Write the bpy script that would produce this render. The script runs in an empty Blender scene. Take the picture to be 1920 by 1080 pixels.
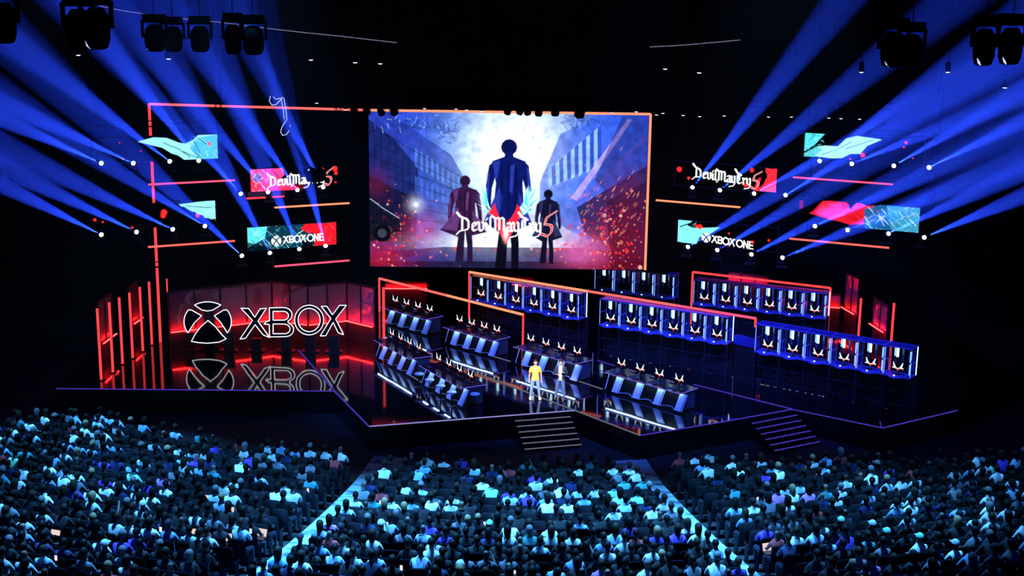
import bpy, bmesh, math, random
import numpy as np
from mathutils import Vector, Matrix
R = random.Random(7); NR = np.random.RandomState(5)
S = bpy.context.scene; COL = S.collection
# ------------------------------------------------------------------ camera
F = 2400.0; TH = math.radians(12.5); RO = math.radians(0.75); CAM = Vector((0, -54.6, 17.2))
cd = bpy.data.cameras.new('camera'); cam = bpy.data.objects.new('camera', cd); COL.objects.link(cam)
cd.sensor_width = 36; cd.lens = F/1920*36; cd.clip_end = 400
cam.matrix_world = Matrix.Translation(CAM) @ Matrix.Rotation(math.pi/2-TH, 4, 'X') @ Matrix.Rotation(RO, 4, 'Z')
S.camera = cam
S.view_settings.view_transform = 'Standard'; S.view_settings.look = 'None'
S.view_settings.gamma = 1; S.view_settings.use_curve_mapping = False; S.view_settings.exposure = 0.0
S.cycles.use_denoising = True; S.cycles.max_bounces = 6; S.cycles.diffuse_bounces = 1; S.cycles.glossy_bounces = 2
S.cycles.volume_bounces = 0; S.cycles.sample_clamp_indirect = 4; S.cycles.caustics_reflective = False
wd = bpy.data.worlds.new('world'); S.world = wd; wd.use_nodes = True
wd.node_tree.nodes['Background'].inputs[0].default_value = (0.01, 0.015, 0.05, 1)
wd.node_tree.nodes['Background'].inputs[1].default_value = 0.02
def spot(name, loc, tgt, power, color, ang, blend=.6, size=.3, parent=None):
    l = bpy.data.lights.new(name, 'SPOT'); l.energy = power; l.color = color; l.spot_size = math.radians(ang)
    l.spot_blend = blend; l.shadow_soft_size = size
    o = bpy.data.objects.new(name, l); COL.objects.link(o)
    d = (Vector(tgt)-Vector(loc)).normalized()
    o.matrix_world = Matrix.Translation(loc) @ d.to_track_quat('-Z', 'Y').to_matrix().to_4x4()
    return o
# the hall's own rig: cyan wash on the audience, blue wash on the stage, white key on the presenters, plus an added panel fill
spot('house_light', (-8, -16, 23.5), (-8.5, -17.5, 0), 108000, (.085, .43, 1), 52, .5, .35)
spot('house_light', (0, -17, 23.5), (0, -18.5, 0), 108000, (.085, .43, 1), 50, .5, .35)
spot('house_light', (8, -16, 23.5), (8, -16.5, 0), 92000, (.085, .43, 1), 46, .6, .35)
spot('house_light', (-17, -8, 23), (-16, -8, 0), 85000, (.085, .45, 1), 32, .8, .35)
spot('house_light', (15, -12, 23), (14.5, -13, 0), 28000, (.085, .42, 1), 40, .9, .35)
spot('stage_wash', (-9, -9, 18), (-3, 4, .5), 20000, (.055, .15, 1), 44, .8, .4)
spot('stage_wash', (4, -12, 19), (5, 1, .5), 18000, (.055, .15, 1), 40, .8, .4)
spot('stage_wash', (-2, -13, 20), (8, 7, 2), 26000, (.06, .07, 1), 44, .8, .4)
spot('stage_wash', (14, -13, 19), (13, 3, 2.3), 26000, (.06, .07, 1), 40, .8, .4)
spot('stage_wash', (-12, -14, 17), (-11, 9.5, 2.3), 4000, (.55, .5, 1), 24, .8, .4)  # added fill standing in for ambient light on the left glass panels
spot('key_light', (-1, -17, 17), (1.6, .1, .8), 70000, (1, .9, .80), 8.5, .6, .25)
# ------------------------------------------------------------------ pixel helpers (1920 x 1080 frame of the photograph)
def ray(px, py):
    u = (px-960)/F; v = -(py-540)/F; c, s = math.cos(RO), math.sin(RO)
    u, v = u*c-v*s, u*s+v*c
    return Vector((u, math.cos(TH)+v*math.sin(TH), -math.sin(TH)+v*math.cos(TH)))
def PZ(px, py, z=0): d = ray(px, py); return CAM + d*((z-CAM.z)/d.z)
def PY(px, py, y): d = ray(px, py); return CAM + d*((y-CAM.y)/d.y)
def PP(px, py, p0, n): d = ray(px, py); return CAM + d*((Vector(p0)-CAM).dot(n)/d.dot(n))
def proj(p):
    d = Vector(p)-CAM; z = d.dot(Vector((0, math.cos(TH), -math.sin(TH))))
    u = d.x/z; v = d.dot(Vector((0, math.sin(TH), math.cos(TH))))/z; c, s = math.cos(RO), math.sin(RO)
    return 960+F*(u*c+v*s), 540-F*(-u*s+v*c)
# ------------------------------------------------------------------ materials
def new_mat(name):
    m = bpy.data.materials.new(name); m.use_nodes = True; return m, m.node_tree, m.node_tree.nodes['Principled BSDF']
def pbr(name, col, rough=.5, metal=0, ior=1.5, noise=0, scale=8):
    m, nt, b = new_mat(name)
    b.inputs['Base Color'].default_value = (*col, 1); b.inputs['Roughness'].default_value = rough
    b.inputs['Metallic'].default_value = metal; b.inputs['IOR'].default_value = ior
    if noise:
        n = nt.nodes.new('ShaderNodeTexNoise'); n.inputs['Scale'].default_value = scale
        mx = nt.nodes.new('ShaderNodeMixRGB'); mx.inputs[1].default_value = (*[c*(1-noise) for c in col], 1)
        mx.inputs[2].default_value = (*[min(1, c*(1+noise)) for c in col], 1)
        nt.links.new(n.outputs['Fac'], mx.inputs[0]); nt.links.new(mx.outputs[0], b.inputs['Base Color'])
    return m
def glow(name, col, k=1.0, sample=True):
    m, nt, b = new_mat(name); nt.nodes.remove(b)
    e = nt.nodes.new('ShaderNodeEmission'); e.inputs[0].default_value = (*col, 1); e.inputs[1].default_value = k
    nt.links.new(e.outputs[0], nt.nodes['Material Output'].inputs[0])
    if not sample: m.cycles.emission_sampling = 'NONE'
    return m
def glow_attr(name, attr, k=1.0):
    m = glow(name, (1, 1, 1), k, False); nt = m.node_tree
    a = nt.nodes.new('ShaderNodeAttribute'); a.attribute_name = attr
    e = [n for n in nt.nodes if n.type == 'EMISSION'][0]; nt.links.new(a.outputs['Color'], e.inputs[0]); return m
M = {}
M['black'] = pbr('black paint', (.006, .006, .008), .6)
M['void'] = pbr('flat black rig paint', (.0008, .0008, .001), .7)
M['blackgloss'] = pbr('black gloss', (.004, .004, .007), .18)
M['wall'] = pbr('black drape', (.004, .004, .006), .9, noise=.4, scale=.6)
M['metal'] = pbr('black metal', (.02, .02, .026), .35, .6)
M['steel'] = pbr('painted truss', (.035, .035, .06), .4, .3)
M['white_frame'] = pbr('white frame paint', (.16, .20, .6), .3)
M['fin'] = pbr('pale panel', (.55, .72, .9), .35)
M['desk_top'] = pbr('desk laminate', (.012, .012, .022), .16, noise=.3, scale=3)
M['grey_panel'] = pbr('grey desk end', (.09, .11, .16), .4)
M['strip_desk'] = glow('desk edge strip', (.16, .10, .85), .9)
M['strip_under'] = glow('under desk strip', (.30, .5, 1), 24)
M['red'] = glow('red tube', (1, .055, .06), 1.25)
M['coral'] = glow('coral tube', (1, .13, .12), 1.3)
M['orange'] = glow('orange tube', (1, .26, .13), 1.5)
M['pink'] = glow('pink tube', (1, .10, .22), 1.1)
M['redstrip'] = glow('red wall strip', (1, .006, .006), 55)
M['purple'] = glow('purple strip', (.07, .035, .5), .85)
M['lilac'] = glow('lilac strip', (.32, .30, .75), .9)
M['greystrip'] = glow('dim white strip', (.16, .17, .25), .8)  # also paints light onto the solid ceiling rails
M['white'] = glow('white lamp', (.85, .92, 1), 6)
M['rim'] = glow('white rim light', (.85, .88, 1), 1.3)
M['tubewhite'] = glow('white tube', (.5, .85, 1), 3.0)
M['tubecyan'] = glow('pale cyan tube', (.22, .5, 1), 1.5)
M['edgeblue'] = glow('blue edge light', (.16, .28, 1), 1.5)
M['shelf'] = pbr('blue shelf', (.10, .12, .75), .25)
M['dimblue'] = pbr('blue smoked acrylic', (.05, .06, .35), .2)
M['ceil_dot'] = glow('small downlight', (.6, .62, 1), 4, False)
M['glint_glow'] = glow('painted lens glint', (.6, .68, 1), 1.0, False)  # highlight painted as emission on lens rims of the unlit heads
# haze
for n_ in ('void',): M[n_].node_tree.nodes['Principled BSDF'].inputs['Specular IOR Level'].default_value = 0
def haze_mat():
    m, nt, b = new_mat('stage haze'); nt.nodes.remove(b)
    s = nt.nodes.new('ShaderNodeVolumeScatter'); s.inputs['Density'].default_value = .0001; s.inputs['Anisotropy'].default_value = .3
    nt.links.new(s.outputs[0], nt.nodes['Material Output'].inputs['Volume']); return m
M['haze'] = haze_mat()
def stage_mat():
    m, nt, b = new_mat('black mirror floor')
    b.inputs['Base Color'].default_value = (.003, .003, .006, 1); b.inputs['Roughness'].default_value = .05; b.inputs['IOR'].default_value = 2.1
    t = nt.nodes.new('ShaderNodeTexNoise'); t.inputs['Scale'].default_value = .55; t.inputs['Detail'].default_value = 1
    bp = nt.nodes.new('ShaderNodeBump'); bp.inputs['Strength'].default_value = .10; bp.inputs['Distance'].default_value = .05
    g = nt.nodes.new('ShaderNodeTexCoord'); nt.links.new(g.outputs['Object'], t.inputs['Vector'])
    nt.links.new(t.outputs['Fac'], bp.inputs['Height']); nt.links.new(bp.outputs[0], b.inputs['Normal']); return m
M['stage'] = stage_mat()
def panel_mat():
    m, nt, b = new_mat('mauve glass panel')
    b.inputs['Base Color'].default_value = (.20, .16, .24, 1); b.inputs['Roughness'].default_value = .16
    t = nt.nodes.new('ShaderNodeTexNoise'); t.inputs['Scale'].default_value = 1.2
    bp = nt.nodes.new('ShaderNodeBump'); bp.inputs['Strength'].default_value = .5; bp.inputs['Distance'].default_value = .12
    g = nt.nodes.new('ShaderNodeTexCoord'); nt.links.new(g.outputs['Object'], t.inputs['Vector'])
    nt.links.new(t.outputs['Fac'], bp.inputs['Height']); nt.links.new(bp.outputs[0], b.inputs['Normal']); return m
M['panel'] = panel_mat()
def carpet_mat():
    m, nt, b = new_mat('patterned aisle carpet'); b.inputs['Roughness'].default_value = .95
    g = nt.nodes.new('ShaderNodeTexCoord'); t = nt.nodes.new('ShaderNodeTexNoise'); t.inputs['Scale'].default_value = 1.1; t.inputs['Detail'].default_value = 5
    mp = nt.nodes.new('ShaderNodeMapping'); mp.inputs['Scale'].default_value = (1, 1.8, 1)
    cr = nt.nodes.new('ShaderNodeValToRGB'); cr.color_ramp.elements[0].position = .36; cr.color_ramp.elements[0].color = (.05, .10, .18, 1)
    cr.color_ramp.elements[1].position = .50; cr.color_ramp.elements[1].color = (.34, .52, .62, 1)
    nt.links.new(g.outputs['Object'], mp.inputs[0]); nt.links.new(mp.outputs[0], t.inputs['Vector'])
    nt.links.new(t.outputs['Fac'], cr.inputs[0]); nt.links.new(cr.outputs[0], b.inputs['Base Color']); return m
M['carpet'] = carpet_mat()
M['floor'] = pbr('dark hall carpet', (.010, .011, .016), .95, noise=.4, scale=2)
# people
def objcol(name, rough=.8, attr=None, gain=1.0, lo=None, hi=None):
    m, nt, b = new_mat(name); b.inputs['Roughness'].default_value = rough
    if attr:
        a = nt.nodes.new('ShaderNodeAttribute'); a.attribute_name = attr; out = a.outputs['Color']
    elif lo:
        oi = nt.nodes.new('ShaderNodeObjectInfo'); mx = nt.nodes.new('ShaderNodeMixRGB')
        mx.inputs[1].default_value = (*lo, 1); mx.inputs[2].default_value = (*hi, 1); nt.links.new(oi.outputs['Random'], mx.inputs[0]); out = mx.outputs[0]
    else:
        oi = nt.nodes.new('ShaderNodeObjectInfo'); out = oi.outputs['Color']
    nt.links.new(out, b.inputs['Base Color']); return m
M['shirt'] = objcol('shirt cloth', .85)
M['hair'] = objcol('hair', .6)
M['skin'] = objcol('skin', .6, lo=(.03, .016, .01), hi=(.17, .11, .08))
M['trousers'] = objcol('dark trousers', .9, lo=(.01, .01, .02), hi=(.04, .05, .08))
M['crowd'] = objcol('crowd cloth and hair', .8, attr='col')
M['seat'] = pbr('dark seat fabric', (.0025, .003, .006), .9)
M['seat_edge'] = pbr('seat moulding', (.05, .035, .035), .3)
M['seat'].node_tree.nodes['Principled BSDF'].inputs['Specular IOR Level'].default_value = 0
for n_ in ('hair', 'trousers', 'crowd'): M[n_].node_tree.nodes['Principled BSDF'].inputs['Specular IOR Level'].default_value = .12
M['phone'] = glow('lit phone screen', (.8, .78, 1), 1.3, False)
M['laptop'] = glow('lit laptop screen', (1, .78, .72), .85, False)
M['yellow'] = pbr('yellow tee', (.90, .48, .07), .85)
M['jeans'] = pbr('blue jeans', (.17, .30, .50), .85, noise=.3, scale=6)
M['jeans2'] = pbr('dark blue jeans', (.06, .11, .24), .85, noise=.3, scale=6)
M['jacket'] = pbr('navy jacket', (.012, .018, .035), .8)
M['greytee'] = pbr('grey tee', (.42, .46, .48), .85)
M['skin1'] = pbr('warm skin', (.55, .32, .24), .6)
M['hairdark'] = pbr('dark hair', (.02, .015, .015), .6)
M['shoe_w'] = pbr('white shoe', (.7, .7, .7), .5); M['shoe_b'] = pbr('black shoe', (.02, .02, .02), .4)
M['mauth'] = pbr('lip', (.35, .12, .10), .6); M['eye'] = pbr('eye', (.02, .02, .02), .3)
# ------------------------------------------------------------------ mesh builder
class MB:
    def __init__(s): s.v = []; s.f = []; s.m = []
    def add(s, vs, fs, m=0):
        o = len(s.v); s.v += [tuple(x) for x in vs]; s.f += [tuple(i+o for i in f) for f in fs]; s.m += [m]*len(fs)
    def box(s, c, d, m=0, M3=None):
        x, y, z = d[0]/2, d[1]/2, d[2]/2
        vs = [Vector((a*x, b*y, e*z)) for a in (-1, 1) for b in (-1, 1) for e in (-1, 1)]
        if M3: vs = [M3 @ v for v in vs]
        vs = [v+Vector(c) for v in vs]
        s.add(vs, [(0, 1, 3, 2), (4, 6, 7, 5), (0, 4, 5, 1), (2, 3, 7, 6), (0, 2, 6, 4), (1, 5, 7, 3)], m)
    def bar(s, p, q, w, h=None, m=0, up=(0, 0, 1)):
        p, q = Vector(p), Vector(q); d = q-p; L = d.length; d.normalize(); u = Vector(up)
        if abs(d.dot(u)) > .98: u = Vector((0, 1, 0))
        a = d.cross(u).normalized(); b = a.cross(d); h = h or w
        vs = [t+a*(i*w/2)+b*(j*h/2) for t in (p, q) for i, j in ((-1, -1), (1, -1), (1, 1), (-1, 1))]
        s.add(vs, [(0, 1, 2, 3), (7, 6, 5, 4), (0, 4, 5, 1), (1, 5, 6, 2), (2, 6, 7, 3), (3, 7, 4, 0)], m)
    def loft(s, pts, rad, n=8, m=0, caps=True):
        pts = [Vector(p) for p in pts]; rings = []; prev = None
        for i, p in enumerate(pts):
            d = (pts[min(i+1, len(pts)-1)]-pts[max(i-1, 0)]).normalized()
            if prev is None:
                a = d.orthogonal().normalized()
            else:
                a = (prev-d*prev.dot(d)).normalized()
            prev = a; b = d.cross(a); r = rad[i] if hasattr(rad, '__len__') else rad
            rings.append([p+(a*math.cos(t)+b*math.sin(t))*r for t in [2*math.pi*k/n for k in range(n)]])
        vs = [v for r in rings for v in r]; fs = []
        for i in range(len(pts)-1):
            for k in range(n): fs.append((i*n+k, i*n+(k+1) % n, (i+1)*n+(k+1) % n, (i+1)*n+k))
        if caps: fs.append(tuple(range(n-1, -1, -1))); fs.append(tuple((len(pts)-1)*n+k for k in range(n)))
        s.add(vs, fs, m)
    def lathe(s, prof, c=(0, 0, 0), n=16, m=0, M3=None):
        vs = []; fs = []
        for r, z in prof:
            for k in range(n):
                v = Vector((r*math.cos(2*math.pi*k/n), r*math.sin(2*math.pi*k/n), z))
                vs.append((M3 @ v if M3 else v)+Vector(c))
        for i in range(len(prof)-1):
            for k in range(n): fs.append((i*n+k, i*n+(k+1) % n, (i+1)*n+(k+1) % n, (i+1)*n+k))
        fs.append(tuple(range(n-1, -1, -1))); fs.append(tuple((len(prof)-1)*n+k for k in range(n)))
        s.add(vs, fs, m)
    def prism(s, poly, fr, d0, d1, m=0):
        """poly: 2D points, fr: function (u, v, w) -> point; w from d0 to d1"""
        n = len(poly); vs = [fr(u, v, d0) for u, v in poly]+[fr(u, v, d1) for u, v in poly]
        fs = [tuple(range(n-1, -1, -1)), tuple(range(n, 2*n))]+[(k, (k+1) % n, n+(k+1) % n, n+k) for k in range(n)]
        s.add(vs, fs, m)
    def data(s, name, mats, smooth=False):
        me = bpy.data.meshes.new(name); me.from_pydata(s.v, [], s.f)
        for m in mats: me.materials.append(m)
        if len(mats) > 1: me.polygons.foreach_set('material_index', s.m)
        if smooth: me.polygons.foreach_set('use_smooth', [True]*len(s.f))
        bm = bmesh.new(); bm.from_mesh(me); bmesh.ops.recalc_face_normals(bm, faces=bm.faces); bm.to_mesh(me); bm.free()
        return me
    def build(s, name, mats, parent=None, smooth=False, label=None):
        if not isinstance(mats, (list, tuple)): mats = [mats]
        return link(name, s.data(name, mats, smooth), parent, label)
def link(name, me, parent=None, label=None):
    o = bpy.data.objects.new(name, me); COL.objects.link(o)
    if parent: o.parent = parent
    if label: o['label'] = label
    return o
def tag(o, label, cat, group=None, kind=None):
    o['label'] = label; o['category'] = cat
    if group: o['group'] = group
    if kind: o['kind'] = kind
    return o
def empty(name, loc=(0, 0, 0), rz=0, label=None, cat=None, group=None, M4=None):
    o = bpy.data.objects.new(name, None); COL.objects.link(o); o.empty_display_size = .1
    if M4 is not None: o.matrix_world = M4
    else: o.location = loc; o.rotation_euler = (0, 0, rz)
    if label: tag(o, label, cat, group)
    return o
def struct(o): o['kind'] = 'structure'; return o
KIDS = {}
def reg(root): KIDS[root.name] = [(c, [g for g in COL.objects if g.parent == c]) for c in COL.objects if c.parent == root]
def dup(root, M4=None, loc=None, rz=0):
    r = root.copy(); COL.objects.link(r)
    if M4 is not None: r.matrix_world = M4
    elif loc is not None: r.location = loc; r.rotation_euler = (0, 0, rz)
    for c, gs in KIDS[root.name]:
        k = c.copy(); COL.objects.link(k); k.parent = r
        for g in gs:
            q = g.copy(); COL.objects.link(q); q.parent = k
    return r
ORD = ['zeroth', 'first', 'second', 'third', 'fourth', 'fifth', 'sixth', 'seventh', 'eighth', 'ninth', 'tenth', 'eleventh', 'twelfth', 'thirteenth',
       'fourteenth', 'fifteenth', 'sixteenth', 'seventeenth', 'eighteenth', 'nineteenth']
def ordn(n):
    if n < 20: return ORD[n]
    t = {2: 'twent', 3: 'thirt', 4: 'fort'}[n//10]
    return t+'ieth' if n % 10 == 0 else t+'y-'+ORD[n % 10]
# ------------------------------------------------------------------ raster canvas for LED pictures (becomes vertex colours on the display mesh)
def srgb(c): c = np.asarray(c, float)/255.; return np.where(c <= .04045, c/12.92, ((c+.055)/1.055)**2.4)
class Canvas:
    def __init__(s, w, h, bg=(0, 0, 0)):
        s.w, s.h = w, h; s.a = np.zeros((h, w, 3)); s.a[:] = bg; s.X, s.Y = np.meshgrid(np.arange(w)+.5, np.arange(h)+.5)
        s.ox = s.oy = 0.; s.k = 1.
    def T(s, pts): return [((x-s.ox)*s.k, (y-s.oy)*s.k) for x, y in pts]
    def mask(s, pts):
        ss = 3; xs = [p[0] for p in pts]; ys = [p[1] for p in pts]
        x0, x1 = max(0, int(min(xs))-1), min(s.w, int(max(xs))+2); y0, y1 = max(0, int(min(ys))-1), min(s.h, int(max(ys))+2)
        if x1 <= x0 or y1 <= y0: return None
        gx = (np.arange((x1-x0)*ss)+.5)/ss+x0; gy = (np.arange((y1-y0)*ss)+.5)/ss+y0
        GX, GY = np.meshgrid(gx, gy); ins = np.zeros(GX.shape, bool); n = len(pts)
        for i in range(n):
            xa, ya = pts[i]; xb, yb = pts[(i+1) % n]
            if ya == yb: continue
            c = ((ya > GY) != (yb > GY)) & (GX < (xb-xa)*(GY-ya)/(yb-ya)+xa); ins ^= c
        return (slice(y0, y1), slice(x0, x1)), ins.reshape(y1-y0, ss, x1-x0, ss).mean((1, 3))
    def poly(s, pts, col, al=1., raw=False):
        r = s.mask(pts if raw else s.T(pts))
        if r is None: return
        sl, m = r; m = (m*al)[..., None]; s.a[sl] = s.a[sl]*(1-m)+np.asarray(col)*m
    def blob(s, x, y, rx, ry, col, al=1., p=2.):
        if s.k != 1 or s.ox: (x, y), = s.T([(x, y)]); rx *= s.k; ry *= s.k
        d = (np.abs((s.X-x)/rx)**2+np.abs((s.Y-y)/ry)**2)**(p/2); m = (np.exp(-d)*al)[..., None]
        s.a = s.a*(1-m)+np.asarray(col)*m
    def disc(s, x, y, r, col, al=1.):
        s.poly([(x+r*math.cos(t*math.pi/6), y+r*math.sin(t*math.pi/6)) for t in range(12)], col, al)
    def line(s, pts, w, col, al=1.):
        for (x0, y0), (x1, y1) in zip(pts[:-1], pts[1:]):
            dx, dy = x1-x0, y1-y0; L = math.hypot(dx, dy) or 1; nx, ny = -dy/L*w/2, dx/L*w/2; ex, ey = dx/L*w/3, dy/L*w/3
            s.poly([(x0+nx-ex, y0+ny-ey), (x1+nx+ex, y1+ny+ey), (x1-nx+ex, y1-ny+ey), (x0-nx-ex, y0-ny-ey)], col, al)
    def nib(s, pts, w, col, ang=-.6, al=1.):
        nx, ny = math.cos(ang)*w/2, math.sin(ang)*w/2
        for (x0, y0), (x1, y1) in zip(pts[:-1], pts[1:]):
            q = [(x0-nx, y0-ny), (x0+nx, y0+ny), (x1+nx, y1+ny), (x1-nx, y1-ny)]
            s.poly(q, col, al); s.line([(x0, y0), (x1, y1)], w*.42, col, al)
def vnoise(w, h, cell, seed=0):
    r = np.random.RandomState(seed); gw, gh = int(w/cell)+3, int(h/cell)+3; g = r.rand(gh, gw)
    x = np.arange(w)/cell; y = np.arange(h)/cell; xi = x.astype(int); yi = y.astype(int); fx = x-xi; fy = y-yi
    fx = fx*fx*(3-2*fx); fy = (fy*fy*(3-2*fy))[:, None]
    a = g[yi][:, xi]; b = g[yi][:, xi+1]; c = g[yi+1][:, xi]; d = g[yi+1][:, xi+1]
    return (a*(1-fx)+b*fx)*(1-fy)+(c*(1-fx)+d*fx)*fy
def fnoise(w, h, cell, seed=0): return sum(vnoise(w, h, max(1.5, cell/2**i), seed+i)*.5**i for i in range(4))/1.875
# blackletter glyph strokes, y up, x-height .6, cap 1
GL = {'D': (.80, [[(-.28, 1.32), (-.02, 1.02), (.12, .95)], [(.12, .95), (.12, .08)], [(-.3, -.28), (-.05, -.02), (.15, .02), (.5, .12)], [(.12, .95), (.42, .85), (.56, .66), (.56, .2), (.45, .08)]]),
 'e': (.50, [[(.1, .5), (.1, .12), (.22, 0), (.4, .12)], [(.1, .52), (.26, .62), (.38, .46), (.12, .3)]]),
 'v': (.52, [[(.0, .66), (.1, .55), (.1, .12), (.24, 0)], [(.24, 0), (.4, .14), (.4, .55), (.32, .66)]]),
 'i': (.30, [[(.02, .6), (.12, .55), (.12, .08), (.24, 0)], [(.08, .76), (.2, .92)]]),
 'l': (.32, [[(.24, 1.15), (.12, .98), (.12, .08), (.24, 0)]]),
 'M': (.92, [[(-.1, 1.05), (.1, .9)], [(-.14, -.2), (.1, .05), (.1, .9)], [(.1, .9), (.26, .98), (.38, .86), (.38, .1)], [(.38, .86), (.56, .98), (.7, .84), (.7, .1), (.82, 0)]]),
 'a': (.50, [[(.06, .54), (.24, .64), (.36, .52), (.36, .08), (.46, 0)], [(.36, .34), (.12, .28), (.08, .1), (.2, 0), (.34, .1)]]),
 'y': (.52, [[(.0, .66), (.1, .55), (.1, .14), (.24, .02), (.4, .14)], [(.32, .68), (.4, .56), (.4, -.1), (.26, -.3), (-.15, -.42)]]),
 'C': (.66, [[(-.18, 1.4), (.1, 1.02), (.3, .98)], [(.5, .82), (.34, .95), (.12, .8), (.1, .18), (.3, 0), (.54, .16)], [(.3, .95), (.3, .3)]]),
 'r': (.40, [[(.0, .62), (.1, .52), (.1, .0)], [(.1, .46), (.26, .62), (.38, .52)]]),
 '5': (.8, [[(.95, 1.35), (.3, .92), (.2, .5)], [(.2, .5), (.56, .46), (.66, .3), (.62, .0), (.38, -.28), (-.05, -.1)]]), ' ': (.08, [])}
def dmc(cv, x, y, s, slope=0, w=.17, white=(1, 1, 1), red=(.9, .01, .02), upto=99):
    """title lettering: baseline start (x, y), cap height s"""
    cx = x
    for n, ch in enumerate('Devil May Cry5'):
        if n >= upto: break
        adv, st = GL[ch]; k = s*(1.0 if ch != '5' else 1.12)
        for p in st:
            q = [(cx+a*k, y-b*k+slope*(cx+a*k-x)) for a, b in p]
            if ch == '5':
                cv.nib(q, w*s*1.25, (1, .75, .75)); cv.nib(q, w*s*.8, red)
            else: cv.nib(q, w*s, white)
        cx += adv*k*.93
    return cx
XG = {'X': (.80, [[(.04, .9), (.2, .9), (.72, 0)], [(.74, .9), (.6, .9), (.02, 0)]]), 'B': (.72, [[(.14, .05), (.14, .95)], [(.14, .92), (.48, .92), (.6, .8), (.6, .6), (.48, .5), (.06, .5)], [(.48, .5), (.64, .38), (.64, .16), (.5, .05), (.14, .05)]]),
 'O': (.95, [[(.46+.42*math.cos(t*math.pi/8), .48+.47*math.sin(t*math.pi/8)) for t in range(17)]]), 'N': (.78, [[(.1, 0), (.1, .95), (.62, .02), (.62, .95)]]),
 'E': (.66, [[(.58, .95), (.1, .95), (.1, .03), (.6, .03)], [(.1, .5), (.54, .5)]]), ' ': (.3, [])}
def xone(cv, x, y, s, slope, word='XBOX ONE', w=.15, col=(1, 1, 1)):
    cx = x
    for ch in word:
        adv, st = XG[ch]
        if ch == ' ': cx -= s*.1
        for p in st:
            cv.line([(cx+a*s, y-b*s+slope*(cx+a*s-x)) for a, b in p], w*s, col)
        cx += adv*s
def xball(cv, x, y, r, back):
    cv.disc(x, y, r, (1, 1, 1))
    cv.line([(x-.75*r, y-.72*r), (x-.1*r, y-.25*r), (x+.35*r, y+.35*r), (x+.62*r, y+.85*r)], r*.26, back)
    cv.line([(x+.75*r, y-.72*r), (x+.1*r, y-.25*r), (x-.35*r, y+.35*r), (x-.62*r, y+.85*r)], r*.26, back)
def wings(cv, x, y, s, white=(.8, 1, 1), tip=(.1, .75, .8), red=(1, .02, .05)):
    for sg in (-1, 1):
        for i in range(9):
            t = i/8; bx, by = x+sg*s*(.25+.3*t), y-s*(.05+.32*t)
            L = s*(.5+.25*math.sin(t*3)); an = math.radians(28+62*t)
            ex, ey = bx+sg*math.cos(an)*L*1.15, by-math.sin(an)*L
            w = s*.06; cv.poly([(bx-w, by-w), (bx+w, by+w), (ex, ey)], white if i % 2 else tip)
        for i in range(6):
            t = i/5; bx, by = x+sg*s*(.12+.28*t), y+s*(.1-.25*t); an = math.radians(60+50*t)
            cv.poly([(bx-s*.09, by), (bx+s*.09, by+s*.08), (bx+sg*math.cos(an)*s*.28, by-math.sin(an)*s*.3)], red)
    cv.poly([(x-s*.35, y+s*.05), (x, y+s*.22), (x+s*.35, y+s*.05), (x+s*.12, y+s*.5), (x, y+s*.72), (x-s*.12, y+s*.5)], red)
def display(name, cv, o, ux, uz, W, H, k, parent, label=None):
    """cv becomes a dense grid: o top-left corner, ux/uz unit axes (right, up)"""
    w, h = cv.w, cv.h; X, Y = np.meshgrid(np.linspace(0, W, w), np.linspace(0, H, h))
    P = np.array(o)[None, None]+X[..., None]*np.array(ux)-Y[..., None]*np.array(uz)
    me = bpy.data.meshes.new(name); me.vertices.add(w*h); me.vertices.foreach_set('co', P.reshape(-1))
    i = (np.arange(h-1)[:, None]*w+np.arange(w-1)[None]).reshape(-1); q = np.stack([i, i+w, i+w+1, i+1], 1).reshape(-1)
    n = len(i); me.loops.add(4*n); me.loops.foreach_set('vertex_index', q); me.polygons.add(n)
    me.polygons.foreach_set('loop_start', np.arange(n)*4); me.update(calc_edges=True)
    at = me.color_attributes.new('art', 'FLOAT_COLOR', 'POINT'); c = np.ones((w*h, 4), np.float32); c[:, :3] = np.clip(cv.a, 0, 2).reshape(-1, 3)
    at.data.foreach_set('color', c.reshape(-1)); me.materials.append(k)
    return link(name, me, parent, label)
M['art'] = glow_attr('LED picture', 'art', 1.3)
# ================================================================== THE HALL
RC = Vector((0, 22, 0))                     # centre of the seating arcs
def fz(r): t = max(0, r-30); return -1.05+.09*t+.004*t*t
def polar(r, a, dz=0): return Vector((math.sin(a)*r, 22-math.cos(a)*r, fz(r)+dz))
def aisle_x(r): return 5.2+.135*(r-29.5)
b = MB(); rs = np.arange(20, 75.1, .5); an = np.linspace(-1.25, 1.25, 51)
vs = [polar(r, a) for r in rs for a in an]; n = len(an)
b.add(vs, [(i*n+k, i*n+k+1, (i+1)*n+k+1, (i+1)*n+k) for i in range(len(rs)-1) for k in range(n-1)])
struct(b.build('floor', M['floor'], smooth=True))
for sd in (-1, 1):
    b = MB(); vs = []
    rr = np.arange(27.2, 60, .4)
    for r in rr:
        for e in (-.72, .72):
            x = sd*(aisle_x(r)+e); a = math.asin(x/r); vs.append(polar(r, a, .02))
        for e in (.72, -.72):
            x = sd*(aisle_x(r)+e); a = math.asin(x/r); vs.append(polar(r, a, -.04))
    b.add(vs, [(4*i+a, 4*i+(a+1) % 4, 4*i+4+(a+1) % 4, 4*i+4+a) for i in range(len(rr)-1) for a in range(4)])
    struct(b.build('trim_%d' % (1 if sd < 0 else 2), M['carpet']))
b = MB(); b.box((0, 24, 11), (70, .4, 27)); struct(b.build('wall_back', M['wall']))
for nm, x in (('wall_left', -34), ('wall_right', 34)):
    b = MB(); b.box((x, -16, 11), (.4, 80, 27)); struct(b.build(nm, M['wall']))
b = MB(); b.box((0, -16, 24.8), (70, 80, .4)); struct(b.build('ceiling', M['wall']))
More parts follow.
